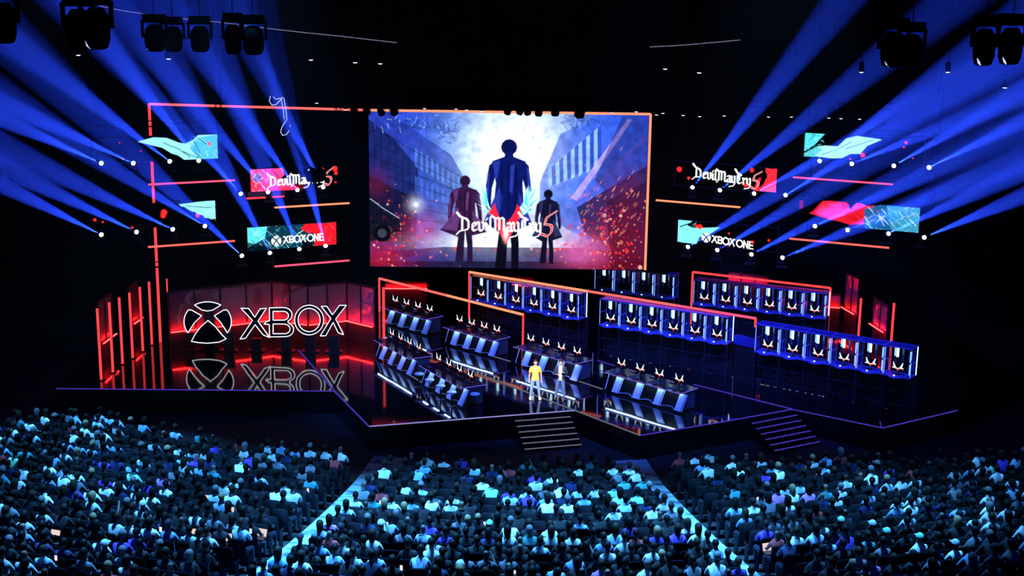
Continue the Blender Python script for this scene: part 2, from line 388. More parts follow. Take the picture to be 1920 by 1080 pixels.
# ------------------------------------------------------------------ stage
edge_px = [(240, 732), (627, 734), (692, 800), (1078, 770), (1200, 817), (1352, 792), (1485, 768), (1655, 803), (1795, 770)]
edge = [PZ(*p) for p in edge_px]
edge[0] = Vector((-20.5, edge[0].y+.1, 0))
poly = [(p.x, p.y) for p in edge]+[(24, 4), (24, 23.6), (-20.5, 23.6)]
b = MB(); b.prism(poly, lambda u, v, w: Vector((u, v, w)), -1.1, 0)
me = b.data('stage_platform', [M['stage'], M['blackgloss']])
for p in me.polygons:
    if abs(p.normal.z) < .5: p.material_index = 1
struct(link('floor_stage', me))
k = [4]
def trim(p, q, m, w=.05, z=.012):
    b = MB(); b.bar((p.x, p.y, z), (q.x, q.y, z), w, .03); o = struct(b.build('trim_%d' % k[0], M[m])); k[0] += 1
for i, m in enumerate(['purple', 'purple', 'lilac', 'greystrip', 'purple', 'purple', 'purple', 'purple']):
    trim(edge[i], edge[i+1], m, .06)
for p, q, m, w in [((560, 657), (627, 733), 'purple', .05), ((843, 682), (907, 705), 'greystrip', .04), ((907, 705), (1077, 769.5), 'greystrip', .05),
                   ((1120, 676), (1152, 686), 'purple', .05), ((1300, 721), (1484, 767), 'purple', .05), ((1085, 715), (1130, 730), 'greystrip', .04),
                   ((927, 669), (957, 678), 'greystrip', .04), ((771, 705), (790, 717), 'greystrip', .04), ((1650, 790), (1652, 801), 'purple', .03)]:
    trim(PZ(*p), PZ(*q), m, w, .013)
# stairs
def stairs(pl, pr, m, label):
    a, c = PZ(*pl), PZ(*pr); d = (c-a); d.z = 0; d.normalize(); nrm = Vector((d.y, -d.x, 0)); w = (c-a).length
    t = empty('stage_stairs', (a.x, a.y, -1.05), 0, label, 'stairs')
    for i in range(6):
        z = -.15*(i+1); b = MB(); o = nrm*(.3*i)
        P = [a+o-Vector((t.location.x, t.location.y, 0)), c+o-Vector((t.location.x, t.location.y, 0))]
        f = lambda u, v, ww: P[0]+d*u+nrm*v+Vector((0, 0, ww+1.05))
        b.prism([(0, 0), (w, 0), (w, .31), (0, .31)], f, max(-1.05, z-.15), z); s = b.build('step', M['blackgloss'], t)
        b = MB(); b.bar(f(0, .3, z), f(w, .3, z), .035, .035); b.build('nosing', M[m], s, label='glowing step edge')
stairs((962, 779), (1066, 771), 'greystrip', 'stage stairs with dim grey step edges below the two presenters')
stairs((1402, 784), (1486, 768.5), 'purple', 'stage stairs with glowing purple step edges at the right of stage')
# ------------------------------------------------------------------ folded glass wall with red strips (back of stage)
wi = [0]
def panel(pl, pr, label, z0=.95, z1=2.95, n=2, a=None, c=None, parts=True):
    a = a or PZ(*pl, z0); c = c or PZ(*pr, z0); d = c-a; d.z = 0; w = d.length; d.normalize(); nr = Vector((d.y, -d.x, 0))
    t = empty('glass_wall_panel', (a.x, a.y, 0), math.atan2(d.y, d.x), label, 'wall panel', 'folded glass wall behind the stage')
    b = MB(); b.box((w/2, .06, (z0+z1)/2), (w, .05, z1-z0)); b.build('glass', M['panel'], t)
    b = MB()
    for i in range(n+1): b.box((w*i/n, .02, (z0+z1)/2), (.07, .06, z1-z0+.1))
    b.box((w/2, .04, z1+.06), (w, .12, .12)); b.box((w/2, .1, z0/2), (w, .12, z0)); b.build('frame', M['black'], t)
    b = MB(); b.box((w/2, -.16, z0+.02), (w, .05, .04)); b.build('light_strip', M['redstrip'], t)
panel((319, 623), (415, 611.5), 'mauve glass panels with red strip behind the round emblem', n=2)
panel((415, 611.5), (511, 600), 'mauve glass panels with red strip behind the first letter', n=2)
panel((511, 600), (578, 609), 'mauve glass panels with red strip behind the letters B and O', n=2)
panel((578, 609), (651, 601), 'mauve glass panels with red strip behind the last letter', n=2)
panel((651, 601), (702, 613), 'mauve glass panels with red strip right of the letters', n=2)
panel((188, 645), (213, 626), 'narrow mauve glass panel with red strip at far left', n=2)
panel((246, 608), (263, 596), 'narrow mauve glass panel between the red side tubes', n=1)
panel((722, 540.5), (801, 541), 'red glowing wall panel behind the back row of desks', z1=1.25)
panel((961, 533), (1000, 537), 'short red glowing panel above the left booth row', z1=1.35, n=1)
panel((1364, 527), (1440, 539), 'red glowing wall panel above the rear right booths', z1=1.5, n=3)
panel((1547, 575), (1575, 577), 'low red glowing panel right of the rear right booths', z1=1.6, n=1)
panel((1582, 576), (1606, 590), 'slanting red glowing panel pair at the right side', z1=2.9, n=2)
panel((1635, 607), (1661, 624), 'last red glowing panel pair at the far right', z1=2.3, n=2)
# ------------------------------------------------------------------ light tubes
def tube(name, segs, label, w=.1, group=None, cat='light tube'):
    """segs: (p, q, material, part name)"""
    o0 = Vector(segs[0][0]); t = empty(name, o0, 0, label, cat, group)
    for p, q, m, pn in segs:
        b = MB(); b.bar(Vector(p)-o0, Vector(q)-o0, w, w); b.build(pn, M[m], t)
U = Vector((0, 0, 1))
for i, (bp, h) in enumerate([((285, 647), 3.3), ((268, 659), 3.3), ((249, 672), 3.3), ((230, 683), 3.3), ((212, 699), 3.4), ((190, 713), 3.4)]):
    a = PZ(*bp); t = empty('light_tube', a, 0, ('upright red light tube at left side, %s behind the outermost one' % ordn(5-i)) if i < 5 else 'outermost upright red light tube, nearest the front at left', 'light tube', 'red side tubes at the left')
    b = MB(); b.box((0, 0, h/2), (.09, .09, h)); b.build('tube', M['red'], t)
    b = MB(); b.box((0, .07, h/2), (.14, .05, h)); b.box((0, .02, .02), (.3, .3, .04)); b.build('channel', M['black'], t)
a = PZ(301, 641); top = PY(278, 195, a.y); SY = 9.0; p1 = Vector((a.x, a.y, top.z))
c1 = PY(690, 206.5, SY); c2 = PY(1220, 214, SY); c3 = PY(1208, 506, SY)
tube('neon_frame', [(Vector((a.x, a.y, 0)), p1, 'red', 'post'), (p1, c1, 'coral', 'top_bar'), (c1, c2, 'orange', 'top_bar'), (c2, Vector((c2.x, SY, c3.z)), 'orange', 'side_bar')],
     'tall red to orange light frame from stage floor across the big screen', .11)
A = PZ(711, 522, 1.95); B = PZ(981, 590, 1.95)
tube('neon_frame', [(Vector((A.x, A.y, .02)), A, "red", "post"), (A, (A+B)/2, 'coral', 'top_bar'), ((A+B)/2, B, 'orange', 'top_bar'), (B, Vector((B.x, B.y, 0)), 'red', 'post')],
     'red light frame sloping behind the left desks, down to the presenters', .1)
A = PZ(880, 510, 3.2); B = PZ(1417, 597, 3.2); C1 = A.lerp(B, .45); C2 = A.lerp(B, .75)
tube('neon_frame', [(Vector((A.x, A.y, 0)), A, 'red', 'post'), (A, C1, 'orange', 'top_bar'), (C1, C2, 'coral', 'top_bar'), (C2, B, 'pink', 'top_bar'), (B, B-U*.4, 'red', 'post')],
     'long orange to pink light frame above the left and middle booths', .1)
A = PZ(1299, 510, 3.2); B = PZ(1557, 540, 3.2)
tube('neon_frame', [(Vector((A.x, A.y, .3)), A, 'red', 'post'), (A, B, 'red', 'top_bar'), (B, Vector((B.x, B.y, 0)), 'red', 'post')], 'red light frame around the rear right booths', .1)
a = PZ(720, 652); tube('light_tube', [(a, a+U*((652-536)/36.8), 'red', 'tube')], 'upright red light tube behind the front left desk', .12)
for px, bt, tp, lb in [(1605, 690, 560, 'upright red light tube right of the rear right booths'), (1665, 715, 569, 'upright red light tube furthest right')]:
    a = PZ(px, bt); h = .5
    while proj(a+U*h)[1] > tp: h += .02
    tube('light_tube', [(a, a+U*h, 'red', 'tube')], lb, .09)
a = PZ(318, 640); tube('light_tube', [(a+U*2.6, a+U*3.3, 'red', 'tube'), (a, a+U*2.6, 'black', 'post')], 'short red light tube on post left of the mauve wall', .06)
# ------------------------------------------------------------------ big screen
tl = PY(691, 209, SY+.12); br = PY(1208, 506, SY+.12); x0, x1 = tl.x, PY(1217, 215, SY+.12).x; z1, z0 = tl.z, br.z
W, H = 528, 298; cv = Canvas(W, H); cv.ox, cv.oy, cv.k = 34, 61, 528/1782.
g = lambda x, y: ((x-34)*cv.k, (y-61)*cv.k)
N1 = fnoise(W, H, 70, 1)[..., None]; N2 = fnoise(W, H, 14, 9)[..., None]
cv.a[:] = srgb((30, 65, 225)); cv.a *= (.55+.9*N1)
cv.blob(950, 420, 480, 540, (.30, .60, 1.0), .95); cv.blob(960, 330, 330, 330, (1.1, 1.12, 1.15), 1, 3); cv.blob(900, 820, 430, 190, (.9, .95, 1.1), .9, 3)
cv.blob(300, 150, 260, 120, srgb((40, 60, 170)), .6)
# left street front
for q, c in [([(34, 61), (150, 61), (560, 330), (640, 470), (640, 860), (300, 1000), (34, 1079)], (38, 50, 150)), ([(34, 110), (190, 230), (350, 420), (330, 980), (34, 1079)], (16, 16, 45)), ([(34, 470), (300, 600), (300, 900), (34, 900)], (8, 8, 20))]:
    cv.poly(q, srgb(c), .72)
for i in range(9):
    x = 330+i*34; cv.poly([(x, 290+i*22), (x+16, 300+i*22), (x+16, 420+i*20), (x, 405+i*20)], srgb((120, 170, 250)), .35); cv.poly([(x, 470+i*16), (x+16, 480+i*16), (x+16, 590+i*10), (x, 575+i*10)], srgb((90, 140, 250)), .3)
for i in range(7): cv.line([(34, 150+i*95), (620, 470+i*52)], 5, srgb((10, 12, 50)), .6)
for i in range(7): cv.line([(70+i*45, 130+i*35), (70+i*45, 900)], 4, srgb((10, 10, 40)), .6)
cv.line([(550, 290), (640, 470)], 8, srgb((150, 190, 255)), .7)
# right street front
cv.poly([(1255, 190), (1500, 61), (1820, 61), (1820, 1079), (1130, 700), (1130, 500)], srgb((50, 90, 225)), .72)
for i in range(7):
    x = 1180+i*48; cv.poly([(x, 420-i*42), (x+22, 400-i*42), (x+30, 520-i*20), (x+6, 540-i*20)], srgb((160, 200, 255)), .75); cv.poly([(x+22, 400-i*42), (x+46, 380-i*42), (x+54, 500-i*20), (x+30, 520-i*20)], srgb((30, 50, 160)), .6)
cv.poly([(1330, 600), (1680, 90), (1710, 90), (1370, 620)], srgb((190, 160, 240)), .75); cv.poly([(1340, 650), (1800, 180), (1820, 200), (1400, 640)], srgb((90, 90, 210)), .7)
cv.poly([(1370, 660), (1820, 380), (1820, 1079), (1420, 820)], srgb((25, 8, 22)), .85); cv.poly([(1650, 61), (1820, 61), (1820, 420), (1560, 560), (1480, 480)], srgb((30, 25, 90)), .6)
# hanging growth at the upper corners
for x, y, rx, ry in [(330, 130, 230, 60), (520, 180, 90, 70), (1340, 105, 110, 45)]:
    for _ in range(60):
        q = R.gauss(0, .5), R.gauss(0, .5); l = R.uniform(15, 50); t = R.uniform(0, 6.28); a0 = (x+q[0]*rx, y+q[1]*ry)
        cv.line([a0, (a0[0]+math.cos(t)*l, a0[1]+math.sin(t)*l)], 5, srgb(R.choice([(30, 40, 120), (60, 90, 210), (150, 190, 250), (30, 30, 100)])), .6)
for _ in range(9):
    x, y = R.uniform(640, 1200), R.uniform(80, 200); cv.line([(x, y), (x+R.uniform(-50, 50), y+40), (x+R.uniform(-90, 90), y+90)], 5, srgb((140, 170, 215)), .45)
# ground and fire
cv.blob(900, 900, 480, 70, (.95, .95, 1.1), .8, 3); cv.poly([(34, 980), (500, 930), (1400, 925), (1820, 960), (1820, 1079), (34, 1079)], srgb((45, 30, 85)), .85); cv.poly([(34, 1030), (1820, 1010), (1820, 1079), (34, 1079)], srgb((18, 12, 35)), .8)
cv.a *= (.62+.75*N2)
cv.blob(1560, 960, 300, 170, srgb((150, 5, 15)), .8); cv.blob(1700, 760, 150, 260, srgb((150, 20, 50)), .55); cv.blob(110, 1000, 170, 110, srgb((190, 20, 40)), .6); cv.blob(380, 830, 110, 110, srgb((210, 60, 120)), .5); cv.blob(80, 520, 80, 90, srgb((120, 20, 40)), .4); cv.blob(1400, 950, 140, 90, srgb((240, 110, 190)), .6)
cv.poly([(1560, 620), (1820, 480), (1820, 1079), (1600, 1079)], srgb((20, 2, 6)), .45)
for _ in range(520):
    x = R.choice([R.gauss(1600, 130), R.gauss(1500, 250), R.gauss(160, 110), R.uniform(40, 1820)]); y = R.gauss(880, 130)
    if 40 < x < 1815 and y < 1070: cv.disc(x, y, R.uniform(2, 9)*(1.6 if R.random() < .1 else 1), srgb(R.choice([(255, 60, 60), (255, 40, 60), (255, 130, 110), (200, 30, 60), (255, 170, 160)])), R.uniform(.4, .9))
for _ in range(70):
    x, y = R.gauss(1580, 140), R.gauss(620, 160); cv.line([(x, y), (x+14, y-22)], 4, srgb((255, 150, 120)), .6)
cv.disc(335, 655, 16, (1, .9, 1)); cv.blob(335, 655, 45, 45, (.8, .8, 1), .6)
cv.poly([(34, 600), (120, 660), (230, 740), (235, 830), (34, 900)], srgb((14, 14, 30)), .9); cv.line([(40, 620), (120, 680), (225, 745)], 6, srgb((170, 180, 220)), .8); cv.disc(115, 845, 58, srgb((8, 8, 14))); cv.disc(115, 845, 30, srgb((60, 60, 80)))
# three plain coated walkers seen from behind (generic figures)
def walker(x, y0, y1, coat, leg, flare, wd=1., ar=1):
    h = y1-y0; s = h/7.6; p = lambda l: [(x+a*s*wd, y0+c*s) for a, c in l]
    cv.poly(p([(-.42, 4.6), (.02, 4.6), (-.1, 7.35), (-.2, 7.6), (-.75, 7.6), (-.62, 6.2)]), srgb(leg)); cv.poly(p([(0, 4.6), (.5, 4.6), (.62, 6.1), (.62, 7.5), (.75, 7.65), (.2, 7.65), (.18, 6.1)]), srgb(leg))
    cv.poly(p([(-.95, 1.35), (-.3, 1.1), (.3, 1.1), (.95, 1.35), (.78, 2.6), (.85, 3.6), (1.0+flare, 4.9), (.4, 5.3), (0, 4.6), (-.5, 5.4), (-1.05-flare, 4.8), (-.8, 3.4), (-.72, 2.6)]), srgb(coat))
    cv.poly(p([(.82, 1.3), (1.12, 1.6), (1.28, 2.9), (1.35, 3.9), (1.18, 4.2), (1.05, 3.9), (.95, 2.9), (.7, 2)]), srgb(coat)); cv.poly(p([(-.82, 1.3), (-1.12, 1.6), (-1.3, 2.8), (-1.3, 3.9), (-1.15, 4.2), (-1.0, 3.9), (-.95, 2.9), (-.7, 2)]), srgb(coat))
    cv.disc(x, y0+.55*s, .46*s*min(1, wd+.1), srgb([c*.8 for c in coat])); cv.poly(p([(-.2, .8), (.2, .8), (.3, 1.25), (-.3, 1.25)]), srgb(coat))
    lt = srgb([min(255, c*1.7+30) for c in coat]); dk = srgb([c*.45 for c in coat])
    for q in ([(-.9, 1.4), (-.5, 1.3), (-.62, 2.2), (-.78, 2.5)], [(-.55, 2.8), (-.3, 3.4), (-.62, 4.9), (-.95-flare, 4.7)], [(.1, 1.6), (.35, 1.5), (.2, 3.2), (.05, 3.0)], [(.55, 3.1), (.7, 3.3), (.95+flare, 4.7), (.7, 4.9)], [(-1.2, 2.0), (-1.08, 2.0), (-1.15, 3.6), (-1.26, 3.5)], [(1.0, 1.6), (1.12, 1.8), (1.25, 3.0), (1.1, 2.9)]): cv.poly(p(q), lt, .55)
    for q in ([(-.1, 1.3), (.08, 1.3), (.02, 4.6), (-.08, 4.6)], [(.3, 1.5), (.5, 1.6), (.45, 4.9), (.3, 4.8)], [(-.45, 1.6), (-.3, 1.6), (-.35, 4.6), (-.5, 4.9)]): cv.poly(p(q), dk, .5)
walker(650, 455, 1030, (52, 22, 62), (36, 20, 52), .9, 1.1); walker(1185, 540, 1030, (20, 18, 48), (16, 14, 34), .5, 1.0)
walker(930, 215, 1079, (12, 22, 95), (10, 10, 26), .35, 1.0)
cv.a *= (.72+.55*fnoise(W, H, 9, 31)[..., None]); cv.a[..., 0] *= .92
wings(cv, 915, 740, 235)
dmc(cv, 622, 822, 92, 0.003, .17)
cv.blob(915, 835, 16, 40, (1.3, 1.2, 1.2), .8)
t = empty('led_screen', ((x0+x1)/2, SY+.12, z0), 0, 'giant LED screen showing blue street scene with three walkers and title', 'screen')
o = Vector((x0, 0, z1))-Vector(((x0+x1)/2, 0, z0))
display('display', cv, o-Vector((0, .01, 0)), (1, 0, 0), (0, 0, 1), x1-x0, z1-z0, M['art'], t, 'blue and red picture with white title lettering')
b = MB(); b.box((0, .2, (z1-z0)/2), (x1-x0+.1, .36, z1-z0+.1)); b.build('housing', M['black'], t)
# ------------------------------------------------------------------ wing screens
def wing(sd):
    p0 = Vector((sd*8.2, 8.4, 0)); a = math.radians(27); u = Vector((math.cos(a), sd*-1*math.sin(a), 0))
    if sd < 0: u = Vector((math.cos(a), math.sin(a), 0))
    return p0, u, Vector((u.y, -u.x, 0))                   # origin, screen-right direction, normal to the audience
torn = lambda cv, pts, col: cv.poly(pts, srgb(col))
def scratch(cv, n, x0, x1, y0, y1, cols, L=30):
    for _ in range(n):
        x, y, t = R.uniform(x0, x1), R.uniform(y0, y1), R.choice([-.7, .75, .9])+R.gauss(0, .15); l = R.uniform(.3, 1)*L
        cv.line([(x, y), (x+math.cos(t)*l, y+math.sin(t)*l)], R.uniform(.5, 1.3), srgb(R.choice(cols)), R.uniform(.3, .8))
def ember(cv, l):
    for x, y, r in l: cv.blob(x, y, r, r, srgb((255, 45, 40)), .95, 6)
def jag(pts, k=3, n=4):
    out = []
    for (xa, ya), (xb, yb) in zip(pts, pts[1:]+pts[:1]):
        for i in range(n): t = i/n; out.append((xa+(xb-xa)*t+(R.uniform(-k, k) if i else 0), ya+(yb-ya)*t+(R.uniform(-k, k) if i else 0)))
    return out
CY = [(90, 225, 235), (190, 255, 250), (20, 110, 150), (10, 60, 90)]
def wing_screen(sd, px, py, label, paint, wpx):
    """px = (left, right), py = (top, bottom) at the end nearest the big screen"""
    p0, u, nr = wing(sd); ref = px[1] if sd < 0 else px[0]
    ct = PP(ref, py[0], p0, nr); cb = PP(ref, py[1], p0, nr); ot = PP(px[0] if sd < 0 else px[1], py[0], p0, nr)
    far = (Vector((ot.x, ot.y, 0))-Vector((ct.x, ct.y, 0))).length; H = ct.z-cb.z
    org = Vector((ct.x, ct.y, cb.z)); wv = Canvas(wpx, int(round(wpx*H/far))+1); wv.px, wv.sd = px, sd
    paint(wv); t = empty('led_screen', org, math.atan2(u.y, u.x), label, 'screen', 'wing screens beside the giant screen')
    xo = -far if sd < 0 else 0
    display('display', wv, (xo, -.01, H), (1, 0, 0), (0, 0, 1), far, H, M['art'], t)
    b = MB(); b.box((xo+far/2, .08, H/2), (far+.06, .16, H+.06)); b.build('housing', M['black'], t)
    return t
def pl1(c):   # 180..407 px wide
    s = c.w/227.; c.k = s; c.ox, c.oy = 180, 250
    c.poly([(407, 250), (407, 300), (345, 300)]+[(330, 288), (318, 284), (300, 272), (285, 268), (255, 259), (285, 252), (310, 254), (333, 264), (345, 266), (362, 258), (370, 250)], srgb((150, 235, 240)))
    c.poly([(407, 250), (407, 300), (372, 300), (352, 275), (368, 256)], srgb((40, 170, 200)), .8)
    for q in [[(303, 263), (330, 275), (352, 291)], [(362, 262), (372, 285)], [(368, 256), (385, 268)], [(340, 281), (370, 296)]]: c.line(q, 1.8, srgb((5, 40, 60)), .8)
    scratch(c, 60, 350, 407, 252, 298, CY, 14); ember(c, [(391, 268, 3.5), (222, 260, 1.5), (227, 291, 1.5), (260, 277, 1.5), (315, 297, 2.5)])
def pl2(c):
    s = c.w/171.; c.k = s; c.ox, c.oy = 469, 312
    c.poly([(469, 312), (528, 312), (532, 325), (524, 330), (540, 340), (558, 350), (560, 356), (469, 356)], srgb((250, 70, 150))); c.poly([(469, 330), (492, 338), (480, 356), (469, 356)], srgb((235, 40, 60)), .8)
    c.poly([(472, 322), (490, 318), (488, 335), (474, 334)], srgb((30, 90, 190)), .85); c.blob(535, 350, 20, 6, srgb((255, 30, 60)), .8)
    for q in [[(495, 312), (510, 332)], [(508, 314), (522, 330)]]: c.line(q, 2, srgb((120, 10, 60)), .8)
    scratch(c, 40, 469, 500, 313, 355, [(255, 255, 255), (90, 190, 240), (255, 120, 190)], 10)
    dmc(c, 504, 344, 18, -.02, .2, upto=14); ember(c, [(627, 318, 5), (629, 326, 3.5), (628, 343, 2), (603, 318, 3)])
def pl3(c):
    s = c.w/231.; c.k = s; c.ox, c.oy = 172, 376
    c.poly(jag([(332, 380), (403, 376), (403, 413), (385, 410), (372, 402), (352, 392)], 1.5), srgb((150, 240, 240))); c.line([(345, 384), (395, 390)], 1.5, srgb((10, 70, 90)))
    scratch(c, 30, 360, 403, 380, 412, CY, 10); ember(c, [(304, 394, 6), (302, 400, 5), (368, 404, 4), (243, 420, 3), (190, 405, 2), (176, 400, 3)])
def pl4(c):
    s = c.w/167.; c.k = s; c.ox, c.oy = 463, 418
    c.a[:] = srgb((8, 50, 70)); c.poly([(463, 418), (500, 418), (495, 440), (463, 455)], srgb((90, 220, 225))); scratch(c, 140, 463, 570, 419, 464, CY, 18)
    c.poly(jag([(572, 418), (640, 418), (640, 470), (583, 470), (590, 440), (562, 428)], 2), srgb((225, 25, 40))); c.poly([(463, 445), (500, 455), (520, 470), (463, 470)], srgb((0, 5, 8)), .85); c.poly([(565, 450), (583, 445), (583, 470), (560, 470)], (0, 0, 0), .9)
    scratch(c, 30, 572, 630, 419, 464, [(255, 90, 80), (150, 5, 20)], 10)
    xball(c, 516, 446, 9.5, srgb((8, 60, 80))); xone(c, 529, 451, 13, -.0, w=.17)
def pr1(c):
    s = c.w/225.; c.k = s; c.ox, c.oy = 1510, 249
    c.poly([(1510, 249), (1549, 249), (1530, 272), (1512, 285), (1510, 285)], srgb((80, 215, 225))); c.poly([(1510, 290), (1535, 275), (1550, 272), (1575, 272), (1590, 256), (1610, 250), (1657, 254), (1630, 268), (1618, 284), (1600, 285), (1585, 294), (1565, 296), (1510, 293)], srgb((165, 245, 245)))
    c.poly([(1510, 290), (1535, 275), (1545, 280), (1530, 296), (1510, 296)], srgb((60, 190, 205)), .8)
    for q in [[(1520, 262), (1530, 252)], [(1570, 280), (1600, 262)], [(1590, 276), (1640, 256)], [(1545, 290), (1570, 280)]]: c.line(q, 1.5, srgb((0, 25, 35)), .9)
    scratch(c, 40, 1510, 1550, 250, 292, CY, 10); ember(c, [(1623, 286, 4.5), (1600, 295, 2), (1698, 266, 2), (1701, 257, 3), (1716, 286, 1.5)])
def pr2(c):
    s = c.w/192.; c.k = s; c.ox, c.oy = 1266, 312
    c.poly(jag([(1437, 312), (1459, 312), (1459, 360), (1418, 356), (1432, 345), (1440, 330)], 1.5), srgb((240, 40, 55))); c.poly([(1440, 350), (1458, 340), (1458, 358), (1425, 356)], srgb((255, 90, 170)), .8); c.poly([(1424, 332), (1430, 330), (1426, 350), (1417, 352)], srgb((220, 25, 50)), .9)
    dmc(c, 1306, 338, 18.5, .075, .19); ember(c, [(1275, 326, 5), (1334, 309, 3), (1412, 318, 4), (1402, 346, 4), (1294, 341, 3)])
def pr3(c):
    s = c.w/227.; c.k = s; c.ox, c.oy = 1500, 374
    c.poly(jag([(1520, 402), (1545, 376), (1590, 373), (1600, 388), (1608, 374), (1650, 380), (1640, 412), (1600, 418)], 2), srgb((225, 25, 50))); c.poly([(1530, 400), (1550, 380), (1580, 376), (1590, 400), (1560, 408)], srgb((255, 60, 160)), .8); c.blob(1610, 405, 16, 7, srgb((190, 10, 10)), .8)
    c.poly([(1625, 385), (1655, 374), (1735, 374), (1735, 440), (1690, 436), (1625, 420)], srgb((25, 90, 150))); c.poly([(1665, 374), (1735, 374), (1735, 440), (1680, 430)], srgb((70, 180, 215)), .55)
    scratch(c, 120, 1625, 1725, 378, 432, CY+[(255, 255, 255)], 22); scratch(c, 20, 1600, 1650, 380, 410, [(255, 80, 80), (120, 0, 20)], 10); ember(c, [(1552, 384, 5), (1502, 392, 2)])
    c.poly([(1500, 378), (1508, 378), (1508, 394), (1498, 394)], srgb((120, 10, 25)))
def pr4(c):
    s = c.w/190.; c.k = s; c.ox, c.oy = 1272, 411
    c.poly([(1272, 411), (1300, 411), (1290, 420), (1302, 424), (1330, 421), (1354, 418), (1330, 436), (1315, 440), (1308, 456), (1272, 452)], srgb((130, 235, 240))); scratch(c, 25, 1272, 1305, 413, 450, CY, 10)
    c.line([(1276, 424), (1298, 415)], 2, srgb((0, 30, 40)))
    xball(c, 1328, 440, 9, (0, .02, .03)); xone(c, 1339, 447.5, 13.5, .07, w=.17)
    ember(c, [(1315, 421, 5), (1308, 420, 3), (1371, 428, 2), (1416, 440, 3), (1446, 434, 2.5), (1372, 457, 4), (1393, 460, 4.5), (1419, 460, 4)])
wing_screen(-1, (180, 407), (252, 297), 'upper outer left LED screen with pale cyan torn shape', pl1, 230)
wing_screen(-1, (469, 640), (310, 351), 'upper inner left LED screen, pink with white title lettering', pl2, 250)
wing_screen(-1, (172, 403), (376, 418), 'lower outer left LED screen with small cyan torn shape', pl3, 230)
wing_screen(-1, (463, 630), (416, 458), 'lower inner left LED screen, cyan and red with white console logo', pl4, 250)
wing_screen(1, (1510, 1735), (249, 294), 'upper outer right LED screen with pale cyan torn shape', pr1, 230)
wing_screen(1, (1266, 1458), (303, 346), 'upper inner right LED screen, white title lettering on black, red end', pr2, 280)
wing_screen(1, (1500, 1727), (372, 417), 'lower outer right LED screen, red left half, cyan scratched right half', pr3, 230)
wing_screen(1, (1272, 1460), (412, 454), 'lower inner right LED screen with white console logo on black', pr4, 280)
# horizontal light bars on the wings
for sd, a, c, m, lb in [(-1, (278, 346), (440, 338), 'pink', 'upper outer left'), (-1, (515, 389), (655, 381), 'orange', 'upper inner left'), (-1, (278, 465), (440, 450), 'coral', 'lower outer left'), (-1, (515, 502), (655, 486), 'pink', 'lower inner left'),
                     (1, (1230, 376), (1388, 388), 'orange', 'upper inner right'), (1, (1487, 332), (1674, 346), 'pink', 'upper outer right'), (1, (1480, 447), (1667, 465), 'coral', 'lower right'), (-1, (462, 369.5), (533, 371), 'red', 'short middle left')]:
    p0, u, nr = wing(sd); p0 = p0+nr*.35; A = PP(*a, p0, nr); B = PP(*c, p0, nr); z = (A.z+B.z)/2; A.z = B.z = z
    t = empty('light_bar', A, 0, '%s horizontal %s light bar on the side rig' % (lb, {'pink': 'pink', 'orange': 'orange', 'coral': 'coral red', 'red': 'red'}[m]), 'light bar', 'horizontal light bars on the side rigs')
    b = MB(); b.bar((0, 0, 0), B-A, .08); b.build('tube', M[m], t)
    b = MB(); b.bar(Vector((0, .08, 0)), B-A+Vector((0, .08, 0)), .06); b.build('channel', M['black'], t)
    if m == 'red':
        b = MB(); d = B-A; b.add([Vector((0, .3, 0)), d+Vector((0, .3, 0)), d+Vector((0, .3, .26)), Vector((0, .3, .26)), Vector((0, .34, 0)), d+Vector((0, .34, 0)), d+Vector((0, .34, .26)), Vector((0, .34, .26))], [(0, 1, 2, 3), (4, 7, 6, 5), (0, 4, 5, 1), (1, 5, 6, 2), (2, 6, 7, 3), (3, 7, 4, 0)])
        b.build('backing_panel', M['panel'], t)
# ------------------------------------------------------------------ moving-head beams
def head_parts(t, lit=True, s=1.):
    b = MB(); b.box((0, 0, -.30*s), (.34*s, .3*s, .14*s)); b.build('base', M['metal'], t)
    b = MB()
    for q in (-1, 1): b.box((q*.2*s, 0, -.08*s), (.05*s, .14*s, .34*s))
    b.box((0, 0, -.23*s), (.45*s, .14*s, .04*s)); b.build('yoke', M['metal'], t)
HEAD = {}
def aim(d): return d.to_track_quat('Z', 'Y').to_matrix().to_4x4()
bm_ = MB(); bm_.lathe([(.08, -.26), (.15, -.2), (.17, 0), (.15, .1), (.135, .16)], n=14); me_body = bm_.data('lamp_head', [M['metal']], True)
bm_ = MB(); bm_.lathe([(.132, .15), (.132, .17), (.10, .185)], n=16); me_lens = bm_.data('lens', [M['white']])
Lb = [((192, 307), (-192, -85)), ((252, 307), (-252, -117)), ((320, 304), (-120, -91)), ((374, 303), (-91, -116)), ((453, 365), (-253, -278)), ((504, 362), (-211, -252)), ((559, 358), (-159, -225)), ((607, 353), (-94, -180)),
      ((192, 441), (-140, -70)), ((258, 436), (-360, -175)), ((326, 431), (-595, -285)), ((386, 425), (-595, -375)), ((455, 481), (-228, -213)), ((507, 476), (-103, -195)), ((562, 469), (-90, -215)), ((611, 463), (-53, -195))]
Rb = [((1297, 353), (470, -585)), ((1348, 358), (667, -540)), ((1412, 364), (150, -80)), ((1471, 367), (552, -341)), ((1535, 303), (515, -370)), ((1595, 308), (955, -390)), ((1674, 312), (718, -417)), ((1740, 315), (538, -265)),
      ((1288, 464), (300, -180)), ((1343, 470), (482, -280)), ((1407, 478), (1257, -640)), ((1465, 484), (1064, -430)), ((1526, 425), (570, -268)), ((1587, 432), (650, -260)), ((1664, 439), (390, -183)), ((1731, 446), (167, -70))]
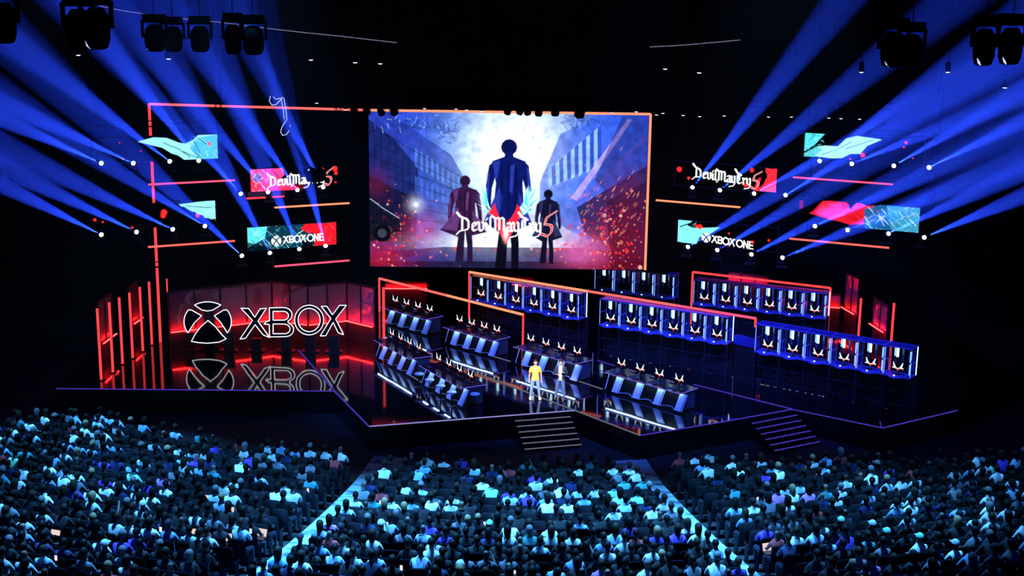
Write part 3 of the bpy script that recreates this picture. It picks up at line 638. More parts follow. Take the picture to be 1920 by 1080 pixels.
for sd, lst in ((-1, Lb), (1, Rb)):
    p0, u, nr = wing(sd); p0 = p0+nr*.6
    for i, ((px, py), (dx, dy)) in enumerate(lst):
        p = PP(px, py, p0, nr); L = math.hypot(dx, dy); reach = 620
        q = PY(px+dx/L*reach, py+dy/L*reach, p.y-20); d = (q-p).normalized()
        row = 'upper' if py < 380 else 'lower'; side = 'left' if sd < 0 else 'right'; grp = i % 8 if sd < 0 else i % 8
        order = sorted([e[0][0] for e in lst if (e[0][1] < 380) == (py < 380)]).index(px)+1
        t = empty('moving_head_light', p, 0, '%s of the eight blue beam lights in the %s %s row' % (ordn(order), row, side), 'stage light', 'beam lights on the %s rig' % side)
        head_parts(t, True, .75)
        h = link('lamp_head', me_body, t); h.matrix_local = aim(d) @ Matrix.Scale(.74, 4)
        l = link('lens', me_lens, h, 'bright white lens')
        sp = spot('beam', p+d*.3, q, 27000000, (.018, .060, 1), 4.7, .45, .015); sp.parent = t; sp.matrix_parent_inverse = Matrix.Translation(p).inverted()
        b = MB(); b.box((0, 0, -.42), (.5, .1, .1)); b.bar((0, 0, -.42), (0, .5, -.42), .05)
        b.build('clamp', M['black'], t)
# haze hanging in the beams at both sides of the hall
for sd in (-1, 1):
    b = MB(); x0_, x1_ = (sd*3.2, sd*33.5)
    b.box(((x0_+x1_)/2, -13.5, 13.2), (abs(x1_-x0_), 42, 20)); o = b.build('haze', M['haze']); tag(o, 'blue lit haze in the %s side air of the hall' % ('left' if sd < 0 else 'right'), 'haze', None, 'stuff')
    o.display_type = 'WIRE'
# black trusses that carry the wing screens, bars and beam lights
for sd in (-1, 1):
    p0, u, nr = wing(sd); out = -u if sd < 0 else u; q0 = p0-nr*.45
    t = empty('lighting_truss', (q0.x, q0.y, 0), math.atan2(out.y, out.x), 'black lattice rig carrying the %s side screens' % ('left' if sd < 0 else 'right'), 'truss')
    for x in (.2, 6.1, 11.8):
        b = MB()
        for a, c in ((0, 0), (.25, 0), (0, .25), (.25, .25)): b.bar((x+a, c, 4.8), (x+a, c, 24.62), .03)
        for i in range(39): b.bar((x, 0, 4.8+i*.5), (x+.25, 0, 5.3+i*.5), .02)
        b.build('tower', M['void'], t)
    for z in (4.9, 7.3, 11.5):
        b = MB(); b.bar((.2, .12, z), (12, .12, z), .06); b.bar((.2, .12, z+.25), (12, .12, z+.25), .04); b.build('rail', M['void'], t)
# ------------------------------------------------------------------ big letter sign
LY = 7.4
def lp(cx, cy): p = PY(150+cx*.2963, 480+cy*.2963, LY); return (p.x, p.z)
base = PZ(480, 656)
def outline(b, pts, w, r=.02):
    q = [Vector((x, w, z)) for x, z in pts]
    for a, c in zip(q, q[1:]+q[:1]): b.bar(a, c, r*2)
def sign(name, polys, holes, label):
    """polys/holes in crop coordinates; the letter is a black body with a lit white rim"""
    P = [[lp(*p) for p in pl] for pl in polys]; Hs = [[lp(*p) for p in pl] for pl in holes]
    cx = sum(p[0] for p in P[0])/len(P[0]); t = empty(name, (cx, LY, 0), 0, label, 'sign', 'giant outlined sign at the left of stage')
    for pl in P:
        hs = Hs if len(P) == 1 else []
        b = MB(); f = lambda u, v, w: Vector((u-cx, w, v))
        if hs:
            cu = bpy.data.curves.new('c', 'CURVE'); cu.dimensions = '2D'; cu.fill_mode = 'BOTH'; cu.extrude = .11
            for loop in [pl]+hs:
                sp = cu.splines.new('POLY'); sp.points.add(len(loop)-1); sp.use_cyclic_u = True
                for k_, (x, z) in enumerate(loop): sp.points[k_].co = (x-cx, z, 0, 1)
            co = bpy.data.objects.new('c', cu); me = bpy.data.meshes.new_from_object(co); bpy.data.objects.remove(co)
            me.transform(Matrix.Translation((0, .12, 0)) @ Matrix.Rotation(math.pi/2, 4, 'X')); me.materials.clear(); me.materials.append(M['blackgloss'])
            body = link('body', me, t)
        else:
            b.prism(pl, f, .01, .23); body = b.build('body', M['blackgloss'], t)
        b = MB()
        for loop in [pl]+hs: outline(b, [(x-cx, z) for x, z in loop], 0)
        b.build('rim_light', M['rim'], body, label='thin white glowing rim')
    zs = min(p[1] for pl in P for p in pl)
    b = MB(); b.box((0, .3, (zs-.02)/2), (.5, .3, zs-.02)); b.box((0, .2, .03), (.9, .5, .06)); b.build('plinth', M['black'], t)
arc = lambda cx, cy, rx, ry, a0, a1, n: [(cx+rx*math.cos(math.radians(a0+(a1-a0)*i/n)), cy+ry*math.sin(math.radians(a0+(a1-a0)*i/n))) for i in range(n+1)]
sign('sign_letter', [[(1018, 330), (1068, 332), (1106, 388), (1140, 334), (1180, 330), (1126, 412), (1200, 516), (1160, 500), (1108, 434), (1048, 520), (1012, 526), (1092, 408)]], [], 'first giant black letter X with white rim, beside the round emblem')
sign('sign_letter', [[(1198, 328), (1290, 326)]+arc(1290, 372, 52, 46, -90, 60, 8)+[(1316, 420)]+arc(1300, 466, 52, 44, -60, 90, 8)+[(1200, 512), (1198, 434), (1164, 430), (1186, 412), (1200, 410)]],
     [[(1222, 350), (1288, 350)]+arc(1288, 378, 32, 28, -80, 80, 6)+[(1222, 406)], [(1222, 430), (1296, 430)]+arc(1296, 462, 34, 30, -80, 80, 6)+[(1222, 492)]], 'giant black letter B with white rim and a spur at left')
sign('sign_letter', [arc(1450, 405, 92, 94, 0, 348, 29)], [arc(1450, 405, 70, 74, 0, 348, 29)], 'giant black letter O with white rim')
sign('sign_letter', [[(1526, 318), (1562, 318), (1598, 372), (1642, 312), (1686, 312), (1618, 398), (1668, 498), (1634, 486), (1602, 420), (1556, 504), (1520, 506), (1588, 396)]], [], 'last giant black letter X with white rim')
for nm, pl, lb in [('top_cap', arc(808, 408, 150, 118, -124, -56, 10)+[(840, 342), (806, 348), (772, 342)], 'upper'),
                   ('left_petal', [(770, 378), (706, 342)]+arc(808, 415, 150, 128, 216, 146, 10)+[(700, 458), (726, 420)], 'left'),
                   ('right_petal', [(850, 378), (908, 342)]+arc(808, 415, 150, 128, -36, 34, 10)+[(915, 458), (890, 420)], 'right')]:
    sign('sign_emblem_segment', [pl], [], '%s black segment of the giant round crossed emblem, white rimmed' % lb)
sign('sign_emblem_segment', [[(705, 540), (728, 496), (766, 446), (810, 408), (856, 446), (896, 496), (925, 524), (880, 545), (810, 552), (750, 548)]], [], 'lower pointed black segment of the giant round crossed emblem')
# ------------------------------------------------------------------ monitors
class Cap:
    def __init__(s): s.p = []
    def poly(s, pts, col, al=1): s.p.append((pts, col))
cp = Cap()
def blade(x, y, a, L, w, m):
    a = math.radians(a); ex, ey = x+math.cos(a)*L, y+math.sin(a)*L; nx, ny = -math.sin(a)*w/2, math.cos(a)*w/2
    cp.p.append(([(x-nx, y-ny), (x+math.cos(a)*L*.5-nx*1.2, y+math.sin(a)*L*.5-ny*1.2), (ex, ey), (x+math.cos(a)*L*.5+nx*1.2, y+math.sin(a)*L*.5+ny*1.2), (x+nx, y+ny)], m))
for s_ in (-1, 1):
    for bx, by, an_, L_, w_ in ((.16, 0, 62, .40, .085), (.22, .04, 74, .42, .08), (.12, -.02, 38, .26, .09), (.20, -.04, 12, .22, .07)):
        blade(s_*bx, by, an_ if s_ > 0 else 180-an_, L_, w_, 0)
    blade(0, -.1, 25 if s_ > 0 else 155, .24, .10, 1)
cp.p.append(([(-.12, -.05), (.12, -.05), (.04, -.16), (0, -.30), (-.04, -.16)], 1)); cp.p.append(([(-.22, -.02), (.22, -.02), (.16, -.09), (-.16, -.09)], 2))
cp.p.append(([(.30, -.06), (.42, 0), (.36, -.06), (.40, -.12), (.32, -.17), (.30, -.14), (.35, -.11)], 1))
M['logo_w'] = glow('white logo', (.75, .97, 1), 1.3, False); M['logo_r'] = glow('red logo', (1, .12, .12), 1.0, False); M['logo_p'] = glow('pale logo', (1, .75, .75), 1.0, False)
def make_monitor(label):
    t = empty('monitor', (0, 0, 0), 0, label, 'monitor')
    b = MB(); b.box((0, 0, .34), (.64, .035, .38)); b.box((0, .03, .34), (.3, .04, .2)); b.build('screen_housing', M['blackgloss'], t)
    b = MB(); b.box((0, .03, .10), (.05, .03, .20)); b.build('stand', M['metal'], t)
    b = MB(); b.lathe([(.13, 0), (.13, .012), (.03, .02)], n=14, c=(0, .03, 0)); b.build('base', M['metal'], t)
    b = MB()
    for pts, m in cp.p: b.add([(x*.64, -.02-.0006*(m+1), .335+z*.58) for x, z in pts], [tuple(range(len(pts)))], m)
    b.build('winged_logo', [M['logo_w'], M['logo_r'], M['logo_p']], t, label='white and red winged logo on the screen')
    return t
mon0 = make_monitor('x'); reg(mon0); mon_used = [0]
def monitor(p, rz, label, group, logo=True):
    if mon_used[0] == 0: t = mon0; t.location = p; t.rotation_euler = (0, 0, rz)
    else: t = dup(mon0, loc=p, rz=rz)
    mon_used[0] += 1; t['label'] = label; t['group'] = group
    if not logo:
        for c in list(COL.objects):
            if c.parent == t and c.name.startswith('winged_logo'): bpy.data.objects.remove(c)
# ------------------------------------------------------------------ gaming desks
desks = [('rear left desk', (711, 575), (797, 599)), ('front left desk', (701, 637), (767, 673)), ('front middle desk', (786, 685), (864, 728)),
         ('rear middle desk', (830, 613), (923, 639)), ('desk behind the presenters', (962, 650), (1078, 683)), ('right desk', (1130, 697), (1275, 738))]
M['mousepad'] = pbr('pale pad', (.25, .24, .42), .4)
for di, (dn, a, c) in enumerate(desks):
    A = PZ(*a, .9); B = PZ(*c, .9); L = (B-A).length; rz = math.atan2(B.y-A.y, B.x-A.x); D = 1.25
    t = empty('gaming_desk', (A.x, A.y, 0), rz, {0: 'dark gaming desk with four pale slanted fins, rearmost at left', 1: 'dark gaming desk with pale slanted fins, front left, nearest the letter sign', 2: 'dark gaming desk with pale fins and stools, nearest the front stage edge',
              3: 'dark gaming desk in rear middle, in front of the left booth row', 4: 'dark gaming desk directly behind the two presenters', 5: 'dark gaming desk furthest right with red glints on top'}[di], 'desk', 'gaming desks on the stage')
    b = MB(); b.box((L/2, D/2, .88), (L, D, .04)); b.build('tabletop', M['desk_top'], t)
    b = MB(); b.box((L/2, -.006, .885), (L, .012, .03)); b.box((L+.006, D/2, .885), (.012, D, .03)); b.box((L/2, D+.006, .885), (L, .012, .03)); b.build('edge_strip', M['strip_desk'], t, label='violet glowing table edge')
    b = MB(); f = lambda u, v, w: Vector((w, u, v)); b.prism([(.42, 0), (.36, .86), (D-.1, .86), (D-.15, 0)], f, .25, L-.12); b.build('body', M['black'], t)
    b = MB(); b.box((L-.06, D*.62, .45), (.05, D*.55, .8)); b.build('end_panel', M['grey_panel'], t, label='grey end panel')
    b = MB(); b.box((L/2, .16, .845), (L-.2, .05, .02)); b.build('under_light', M['strip_under'], t)
    pitch = (L-.85)/3.; 
    for i in range(4):
        x = .58+pitch*i*(1.0); fr = lambda u, v, w: Vector((x+u, .30-.0*v+w-.26*(1-v/.72), .10+v))
        b = MB(); b.prism([(0, 0), (.33, 0), (.33, .70), (0, .70)], lambda u, v, w: Vector((x+u+.06*v, -.02+.32*v/.7+w, .10+v)), 0, .03); b.prism([(.37, 0), (.41, 0), (.41, .70), (.37, .70)], lambda u, v, w: Vector((x+u+.06*v, -.02+.32*v/.7+w, .10+v)), 0, .03)
        if i < 3: b.loft([(x+.41, -.01, .12), (x+.46+(pitch-.46)*.35, .14, .16), (x+.46+(pitch-.46)*.65, .14, .16), (x+pitch, -.01, .12)], .012, 5)
        b.build('fin', M['fin'], t, label='pale slanted fin panel')
    b = MB(); b.prism([(0, 0), (.03, 0), (.03, .70), (0, .70)], lambda u, v, w: Vector((.12+u, .04+.26*v/.7+w, .10+v)), 0, .03); b.build('fin', M['fin'], t)
    Mt = Matrix.Translation((A.x, A.y, 0)) @ Matrix.Rotation(rz, 4, 'Z')
    for i in range(4):
        u = .43+i*L/4
        monitor(Mt @ Vector((u, .80, .90)), rz, 'monitor with winged logo, %s from left, %s' % (ordn(i+1), dn), 'desk monitors')
        p = Mt @ Vector((u-.05, .32, .90)); k_ = empty('keyboard', p, rz, 'pale lit keyboard, %s from the left on the %s' % (ordn(i+1), dn), 'keyboard', 'keyboards on the desks')
        b = MB(); b.box((0, 0, .012), (.40, .15, .02)); b.build('case', M['mousepad'], k_)
        b = MB()
        for r_ in range(3): b.box((0, -.045+r_*.045, .026), (.36, .03, .01))
        b.build('keys', M['metal'], k_)
        if i < 3:
            p = Mt @ Vector((u+L/8, 1.08, .90)); k_ = empty('console_box', p, rz, 'small pale console box behind monitor %s on the %s' % (['one', 'two', 'three'][i], dn), 'console', 'console boxes on the desks')
            b = MB(); b.box((0, 0, .03), (.30, .2, .06)); b.build('case', M['metal'], k_); b = MB(); b.box((0, -.102, .05), (.28, .006, .02)); b.build('front_light', M['lilac'], k_)
# stools by the front middle desk
A = PZ(786, 685, .9); B = PZ(864, 728, .9); rz = math.atan2(B.y-A.y, B.x-A.x); Mt = Matrix.Translation((A.x, A.y, 0)) @ Matrix.Rotation(rz, 4, 'Z'); L = (B-A).length
st0 = empty('stool', (0, 0, 0), 0, 'x', 'stool', 'round stools at the front middle desk')
b = MB(); b.lathe([(.20, .60), (.215, .62), (.215, .65), (.19, .665)], n=20); b.build('seat', M['fin'], st0)
b = MB(); b.lathe([(.03, .02), (.03, .60)], n=8); b.build('column', M['metal'], st0); b = MB(); b.lathe([(.2, 0), (.2, .015), (.04, .03)], n=16); b.build('base', M['metal'], st0); reg(st0)
for i in range(5):
    p = Mt @ Vector(((.42+i*(L-.85)/3., -.22, 0) if i < 4 else (L+.28, .55, 0))); q = st0 if i == 0 else dup(st0, loc=p, rz=0)
    q.location = p; q['label'] = ('round blue lit stool, %s from the left before the front middle desk' % ordn(i+1)) if i < 4 else 'round white stool at the right end of the front middle desk'
# ------------------------------------------------------------------ booths
rows = [('front left booth row', (882, 562), (1085, 600), 6), ('rear booth row under the big screen', (1114, 543), (1264, 561), 4), ('middle booth row', (1123, 609), (1363, 646), 6),
        ('rear right booth row', (1299, 570), (1548, 598), 6), ('front right booth row', (1414, 659), (1707, 711), 6)]
def make_booth(w):
    D, Hh = .75, 1.3; t = empty('display_booth', (0, 0, 0), 0, 'x', 'booth')
    for x in (.03, w-.03):
        for y in (.03, D-.03):
            b = MB(); b.box((x, y, Hh/2), (.03, .03, Hh)); b.build('post', M['white_frame'], t)
    b = MB(); b.box((w/2, D/2, Hh), (w, D, .03)); b.build('top_panel', M['dimblue'], t, label='blue acrylic top panel')
    b = MB()
    for y in (.01, D-.01): b.box((w/2, y, Hh), (w, .03, .05))
    for x in (.02, w-.02): b.box((x, D/2, Hh), (.03, D, .05))
    b.build('top_frame', M['white_frame'], t)
    b = MB(); b.box((w/2, .01, 0), (w, .03, .05)); b.build('bottom_rail', M['white_frame'], t)
    for x in (.02, w-.02): b = MB(); b.box((x, D/2, .62), (.025, D, .03)); b.build('side_rail', M['white_frame'], t)
    b = MB(); b.box((w/2, D/2, .0), (w-.04, D-.02, .03)); b.lathe([(.34, -.01), (.34, .03)], c=(w*.45, .03, 0), n=18); b.build('shelf', M['shelf'], t, label='blue shelf with rounded front tray')
    b = MB()
    for q in (.22, .5, .72, .88): b.box((w*q, D-.03, Hh*.52), (.10, .02, Hh*.9))
    b.build('back_slats', M['dimblue'], t)
    b = MB(); b.box((w*.37, .42, 1.0), (.085, .06, .46)); b.build('light_tube', M['tubewhite'], t, label='bright white light tube')
    b = MB(); b.box((w*.26, .50, 1.02), (.07, .05, .48)); b.build('rear_tube', M['tubecyan'], t)
    b = MB(); b.box((w-.10, .10, Hh*.72), (.045, .03, Hh*.36)); b.build('side_tube', M['tubecyan'], t)
    b = MB(); b.box((w-.10, .10, Hh*.28), (.045, .03, Hh*.36)); b.build('side_tube', M['tubecyan'], t)
    b = MB(); b.box((.03, .006, Hh*.5), (.03, .012, Hh*.9)); b.box((w-.03, .006, Hh*.30), (.03, .012, Hh*.5)); b.box((w-.03, .006, Hh*.78), (.03, .012, Hh*.3)); b.build('edge_light', M['edgeblue'], t, label='glowing blue edge of the post')
    b = MB(); b.lathe([(.04, .02), (.045, .04), (.02, .06)], c=(w*.40, .02, 0), n=12); b.build('controller_dock', M['tubewhite'], t, label='small glowing dock')
    return t
protos = {}
for rn, a, c, n in rows:
    A = PZ(*a, 1.8); B = PZ(*c, 1.8); L = (B-A).length; rz = math.atan2(B.y-A.y, B.x-A.x); w = L/n
    Mt = Matrix.Translation((A.x, A.y, 0)) @ Matrix.Rotation(rz, 4, 'Z')
    if n == 4: w = 1.15; 
    pr = make_booth(w); reg(pr)
    for i in range(n):
        x = i*L/n; p = Mt @ Vector((x, 0, 1.8)); q = pr if i == 0 else dup(pr, loc=p, rz=rz)
        q.location = p; q.rotation_euler = (0, 0, rz); tag(q, 'blue glowing booth, %s from left in the %s' % (ordn(i+1), rn), 'booth', rn)
        monitor(Mt @ Vector((x+w*.46, .24, 1.815)), rz, ('switched-off monitor in booth %s, %s' if n == 4 else 'monitor with winged logo in booth %s, %s') % (['one', 'two', 'three', 'four', 'five', 'six'][i], rn), 'booth monitors', n != 4)
        if n != 4 and i in (n-1,):
            b = MB(); b.box((w+.0, .70, .65), (.03, .03, 1.25)); b.build('corner_light', M['tubewhite'], q)
    t = empty('scaffold_stand', (A.x, A.y, 0), rz, 'dim blue scaffold grid carrying the %s' % rn, 'scaffold')
    for i in range(n+1):
        b = MB()
        for y in (.04, .7): b.bar((i*L/n, y, 0), (i*L/n, y, 1.77), .04)
        b.build('upright', M['steel'], t)
    for z in (.55, 1.15):
        b = MB(); b.bar((0, .04, z), (L, .04, z), .03); b.bar((0, .7, z), (L, .7, z), .03); b.build('ledger', M['steel'], t)
    b = MB(); b.box((L/2, .95, .9), (L, .05, 1.75)); b.build('backcloth', M['black'], t)
# low violet ledge between the middle and front right rows
A = PZ(1365, 646, 1.8); B = PZ(1411, 657, 1.8); rz = math.atan2(B.y-A.y, B.x-A.x); L = (B-A).length
o = empty('ledge_block', (A.x, A.y, 0), rz, 'violet blue lit ledge between the middle and front right booth rows', 'ledge')
b = MB(); b.box((L/2, .5, 2.0), (L-.1, .3, .4)); b.build('front_board', M['dimblue'], o); b = MB(); b.box((L/2, .5, .9), (L-.2, .2, 1.8)); b.build('support', M['black'], o)
# ------------------------------------------------------------------ things hung over the stage
d0 = [(594, 193), (648, 205), (665, 207), (690, 210), (715, 213), (796, 203), (855, 204), (875, 206), (903, 208), (952, 210), (1148, 211), (1193, 209), (1231, 215), (1243, 212), (1281, 216), (1312, 218), (1358, 217), (1441, 219), (1484, 219), (1554, 221), (1577, 222), (1612, 223)]
d1 = [(147, 103), (316, 110), (583, 112), (666, 117), (713, 119), (1247, 129), (1311, 136), (1615, 135), (1777, 135), (1884, 164)]
def cable(t, z0):
    b = MB(); b.bar((0, 0, z0), (0, 0, 24.62-t.location.z), .02); b.build('drop_cable', M['void'], t)
def downlight(p, s, label, group, m):
    t = empty('downlight', p, 0, label, 'lamp', group)
    b = MB(); b.lathe([(.09*s, 0), (.11*s, .04*s), (.10*s, .34*s), (.05*s, .40*s)], n=12); b.build('can', M['void'], t); cable(t, .4*s)
    b = MB(); b.lathe([(.02*s, -.035*s), (.075*s, -.02*s), (.085*s, .0)], n=12); b.build('lens', m, t)
for i, (px, py) in enumerate(d0): downlight(PY(px, py, 7.0), .9, 'tiny lit downlight, %s from the left over the big screen' % ordn(i+1), 'row of small downlights over the screen', M['ceil_dot'])
for i, (px, py) in enumerate(d1): downlight(PY(px, py, -8.0), .9, 'small white downlight high under the ceiling, %s from the left' % ordn(i+1), 'high row of ceiling downlights', M['ceil_dot'])
t = empty('lighting_truss', (0, 7.0, 0), 0, 'black truss across the top of the big screen', 'truss'); zt = PY(960, 196, 7.0).z
for dy, dz in ((-.15, 0), (.15, 0), (-.15, .3), (.15, .3)):
    b = MB(); b.bar((-10, dy, zt+dz+.16), (18, dy, zt+dz+.0), .05); b.build('chord', M['void'], t)
b = MB()
for i in range(56): x = -10+i*.5; z_ = zt+.16*(1-(x+10)/28); b.bar((x, -.15, z_), (x+.5, -.15, z_+.3), .025); b.bar((x, -.15, z_+.3), (x, .15, z_), .025)
b.build('bracing', M['void'], t)
for i, (px, py, s_) in enumerate([(664, 207, 1), (688, 209, 1), (715, 211, 1), (739, 209, 1.2), (952, 209, 1), (975, 209, 1), (989, 210, 1), (1010, 211, 1.1), (1041, 210, 1.2), (1087, 212, 1.5)]):
    p = PY(px, py, 6.5); t = empty('hanging_spotlight', p, 0, 'black spotlight silhouette, %s from the left along the screen top' % ordn(i+1), 'stage light', 'black spotlights along the screen top')
    b = MB(); mt = Matrix.Rotation(R.uniform(-.35, .35), 3, 'Y') @ Matrix.Rotation(.3, 3, 'X'); b.lathe([(.14*s_, -.14*s_), (.17*s_, -.08*s_), (.15*s_, .12*s_), (.08*s_, .24*s_)], n=12, M3=mt); b.build('housing', M['void'], t)
    b = MB(); b.box((0, 0, .30*s_), (.36*s_, .06, .04)); b.box((.18*s_, 0, .15*s_), (.03, .06, .3*s_)); b.box((-.18*s_, 0, .15*s_), (.03, .06, .3*s_)); b.build('yoke', M['void'], t); cable(t, .3*s_)
# big dark moving heads near the camera-side trusses
for i, (px, py, w_, h_, pl) in enumerate([(6, 38, 44, 84, 'leftmost'), (148, 50, 46, 84, 'second from the left'), (181, 48, 46, 86, 'third from the left'), (290, 68, 36, 56, 'fourth from the left'), (324, 70, 34, 52, 'fifth from the left'), (375, 70, 34, 54, 'sixth from the left'), (437, 70, 30, 62, 'seventh from the left'),
                                       (475, 72, 38, 60, 'eighth from the left'), (1472, 104, 32, 42, 'first at the right'), (1675, 88, 44, 74, 'second at the right'), (1708, 90, 40, 66, 'third at the right'), (1846, 84, 38, 76, 'beside the last, bright rimmed'), (1895, 82, 41, 76, 'rightmost, bright rimmed')]):
    dist = .95/h_*F; p = PY(px, py, CAM.y+dist); s_ = .5
    t = empty('moving_head_light', p, R.uniform(-.4, .4), 'large unlit black moving head light under the ceiling, %s' % pl, 'stage light', 'unlit moving heads under the ceiling')
    k_ = w_/h_/.5; b = MB(); b.lathe([(.12*k_, -.475), (.19*k_, -.44), (.235*k_, -.3), (.25*k_, 0), (.22*k_, .22), (.12*k_, .36)], n=18); b.build('lamp_head', M['void'], t, True)
    b = MB(); b.box((.29*k_, 0, .2), (.05, .16, .5)); b.box((-.29*k_, 0, .2), (.05, .16, .5)); b.box((0, 0, .45), (.63*k_, .2, .08)); b.build('yoke', M['void'], t)
    b = MB(); b.box((0, 0, .58), (.5*k_, .35, .2)); b.build('base', M['void'], t); t.rotation_euler = (0, 0, 0); cable(t, .6)
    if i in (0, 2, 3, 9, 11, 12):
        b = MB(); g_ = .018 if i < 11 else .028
        b.loft([(-.19*k_, -.14, -.30), (-.15*k_, -.16, -.40), (-.10*k_, -.14, -.46)], [g_*.3, g_, g_*.4], 6); b.build('painted_glint', M['glint_glow'], t, label='painted glint on the lens rim')
# pale catwalk rails curving under the ceiling, solid ones glowing in place of light
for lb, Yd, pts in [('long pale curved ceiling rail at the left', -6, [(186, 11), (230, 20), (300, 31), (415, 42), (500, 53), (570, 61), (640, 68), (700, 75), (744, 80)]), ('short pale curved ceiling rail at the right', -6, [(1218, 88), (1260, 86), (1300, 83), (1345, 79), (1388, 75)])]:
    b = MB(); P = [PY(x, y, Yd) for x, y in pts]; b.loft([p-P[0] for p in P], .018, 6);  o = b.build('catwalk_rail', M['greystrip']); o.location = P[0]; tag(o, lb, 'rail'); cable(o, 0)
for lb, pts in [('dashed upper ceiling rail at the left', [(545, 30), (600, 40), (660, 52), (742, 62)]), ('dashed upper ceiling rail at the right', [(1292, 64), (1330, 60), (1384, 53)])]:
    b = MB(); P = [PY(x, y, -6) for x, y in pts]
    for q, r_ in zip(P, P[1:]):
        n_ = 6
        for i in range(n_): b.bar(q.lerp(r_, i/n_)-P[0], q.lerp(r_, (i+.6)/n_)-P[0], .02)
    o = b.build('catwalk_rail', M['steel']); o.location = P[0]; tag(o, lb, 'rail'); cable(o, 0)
# hanging hook and rope
hy = 1.5; HP = lambda x, y: PY(x, y, hy)
o0 = HP(530, 182); t = empty('hanging_hook', o0, 0, 'pale outlined hook and strap hanging on a rope at the left', 'hook')
M['hook'] = glow('painted hook light', (.5, .55, .85), 1.0, False)  # emission paints the light along the hook and strap outlines
b = MB(); b.loft([HP(*p)-o0 for p in [(507, 180), (505, 190), (510, 197), (518, 196), (525, 188), (530, 182)]], .022, 6); b.loft([HP(*p)-o0 for p in [(512, 181), (517, 186), (526, 184)]], .02, 6); b.build('shackle', M['hook'], t)
b = MB(); b.loft([HP(*p)-o0 for p in [(527, 184), (531, 205), (533, 224)]], .02, 6); b.loft([HP(*p)-o0 for p in [(532, 183), (536, 205), (538, 226)]], .02, 6); b.build('strap', M['hook'], t)
b = MB(); b.loft([HP(*p)-o0 for p in [(536, 226), (529, 238), (526, 247), (530, 254), (537, 252), (543, 244), (544, 236), (540, 228)]], .022, 6); b.build('hook', M['hook'], t)
b = MB(); b.loft([HP(*p)-o0 for p in [(541, 228), (545, 250), (545, 275), (544, 300), (550, 318), (572, 326)]], .035, 6); b.loft([HP(*p)-o0 for p in [(519, 180), (518, 90), (517, 10)]]+[Vector((HP(517, 10)-o0).to_tuple()[:2]+(24.6-o0.z,))], .03, 6); b.build('rope', M['void'], t)
o0 = HP(594, 330); b = MB(); vs = []
for i in range(26):
    a_ = R.uniform(0, 6.28); r_ = R.uniform(.2, 1); c_ = Vector((math.cos(a_)*r_*.40, R.uniform(-.2, .2), math.sin(a_)*r_*.26)); b.lathe([(.02, -.16), (.13, -.07), (.16, .04), (.05, .15)], c=c_, n=6, M3=Matrix.Rotation(R.uniform(0, 3), 3, 'Y') @ Matrix.Rotation(R.uniform(0, 3), 3, 'X'))
for i in range(14):
    a_ = R.uniform(0, 6.28); b.loft([(math.cos(a_)*.3, 0, math.sin(a_)*.2), (math.cos(a_)*R.uniform(.45, .62), 0, math.sin(a_)*R.uniform(.35, .48))], [.08, .01], 5)
o = b.build('hanging_prop', M['void']); o.location = o0; tag(o, 'ragged black prop hanging before the pink left screen', 'prop')
# ================================================================== PEOPLE
def skin_body(joints, bones, sub=2):
    """joints: name -> (position, radius); bones: pairs. Returns one smooth mesh plus per-face nearest bone."""
    names = list(joints); me = bpy.data.meshes.new('b'); me.from_pydata([joints[n][0] for n in names], [(names.index(a), names.index(c)) for a, c in bones], [])
    o = bpy.data.objects.new('b', me); COL.objects.link(o); m = o.modifiers.new('s', 'SKIN'); m.use_smooth_shade = True
    m2 = o.modifiers.new('u', 'SUBSURF'); m2.levels = m2.render_levels = sub
    for i, n in enumerate(names):
        r = joints[n][1]; me.skin_vertices[0].data[i].radius = (r, r) if not isinstance(r, tuple) else r; me.skin_vertices[0].data[i].use_root = (i == 0)
    dg = bpy.context.evaluated_depsgraph_get(); dg.update(); out = bpy.data.meshes.new_from_object(o.evaluated_get(dg)); bpy.data.objects.remove(o)
    V = np.array([v.co for v in out.vertices]); F_ = [tuple(p.vertices) for p in out.polygons]; C = np.array([V[list(f)].mean(0) for f in F_])
    best = np.full(len(C), 1e9); who = np.zeros(len(C), int)
    for k_, (a, c) in enumerate(bones):
        p, q = np.array(joints[a][0], float), np.array(joints[c][0], float); d = q-p; t = np.clip(((C-p)@d)/max(d@d, 1e-9), 0, 1)
        ra, rc = [(x if not isinstance(x, tuple) else sum(x)/2) for x in (joints[a][1], joints[c][1])]
        ds = np.linalg.norm(C-(p+t[:, None]*d), axis=1)-(ra+(rc-ra)*t); u = ds < best; best[u] = ds[u]; who[u] = k_
    bpy.data.meshes.remove(out); return V, F_, who
def sphere(c, r, n=12, m=8, squash=(1, 1, 1), keep=None):
    vs, fs = [], []
    for i in range(m+1):
        for k_ in range(n):
            a, e = 2*math.pi*k_/n, math.pi*i/m; vs.append((c[0]+r*squash[0]*math.sin(e)*math.cos(a), c[1]+r*squash[1]*math.sin(e)*math.sin(a), c[2]+r*squash[2]*math.cos(e)))
    for i in range(m):
        for k_ in range(n):
            f = (i*n+k_, i*n+(k_+1) % n, (i+1)*n+(k_+1) % n, (i+1)*n+k_)
            cc = [sum(vs[j][q] for j in f)/4 for q in range(3)]
            if keep is None or keep(*cc): fs.append(f)
    return vs, fs
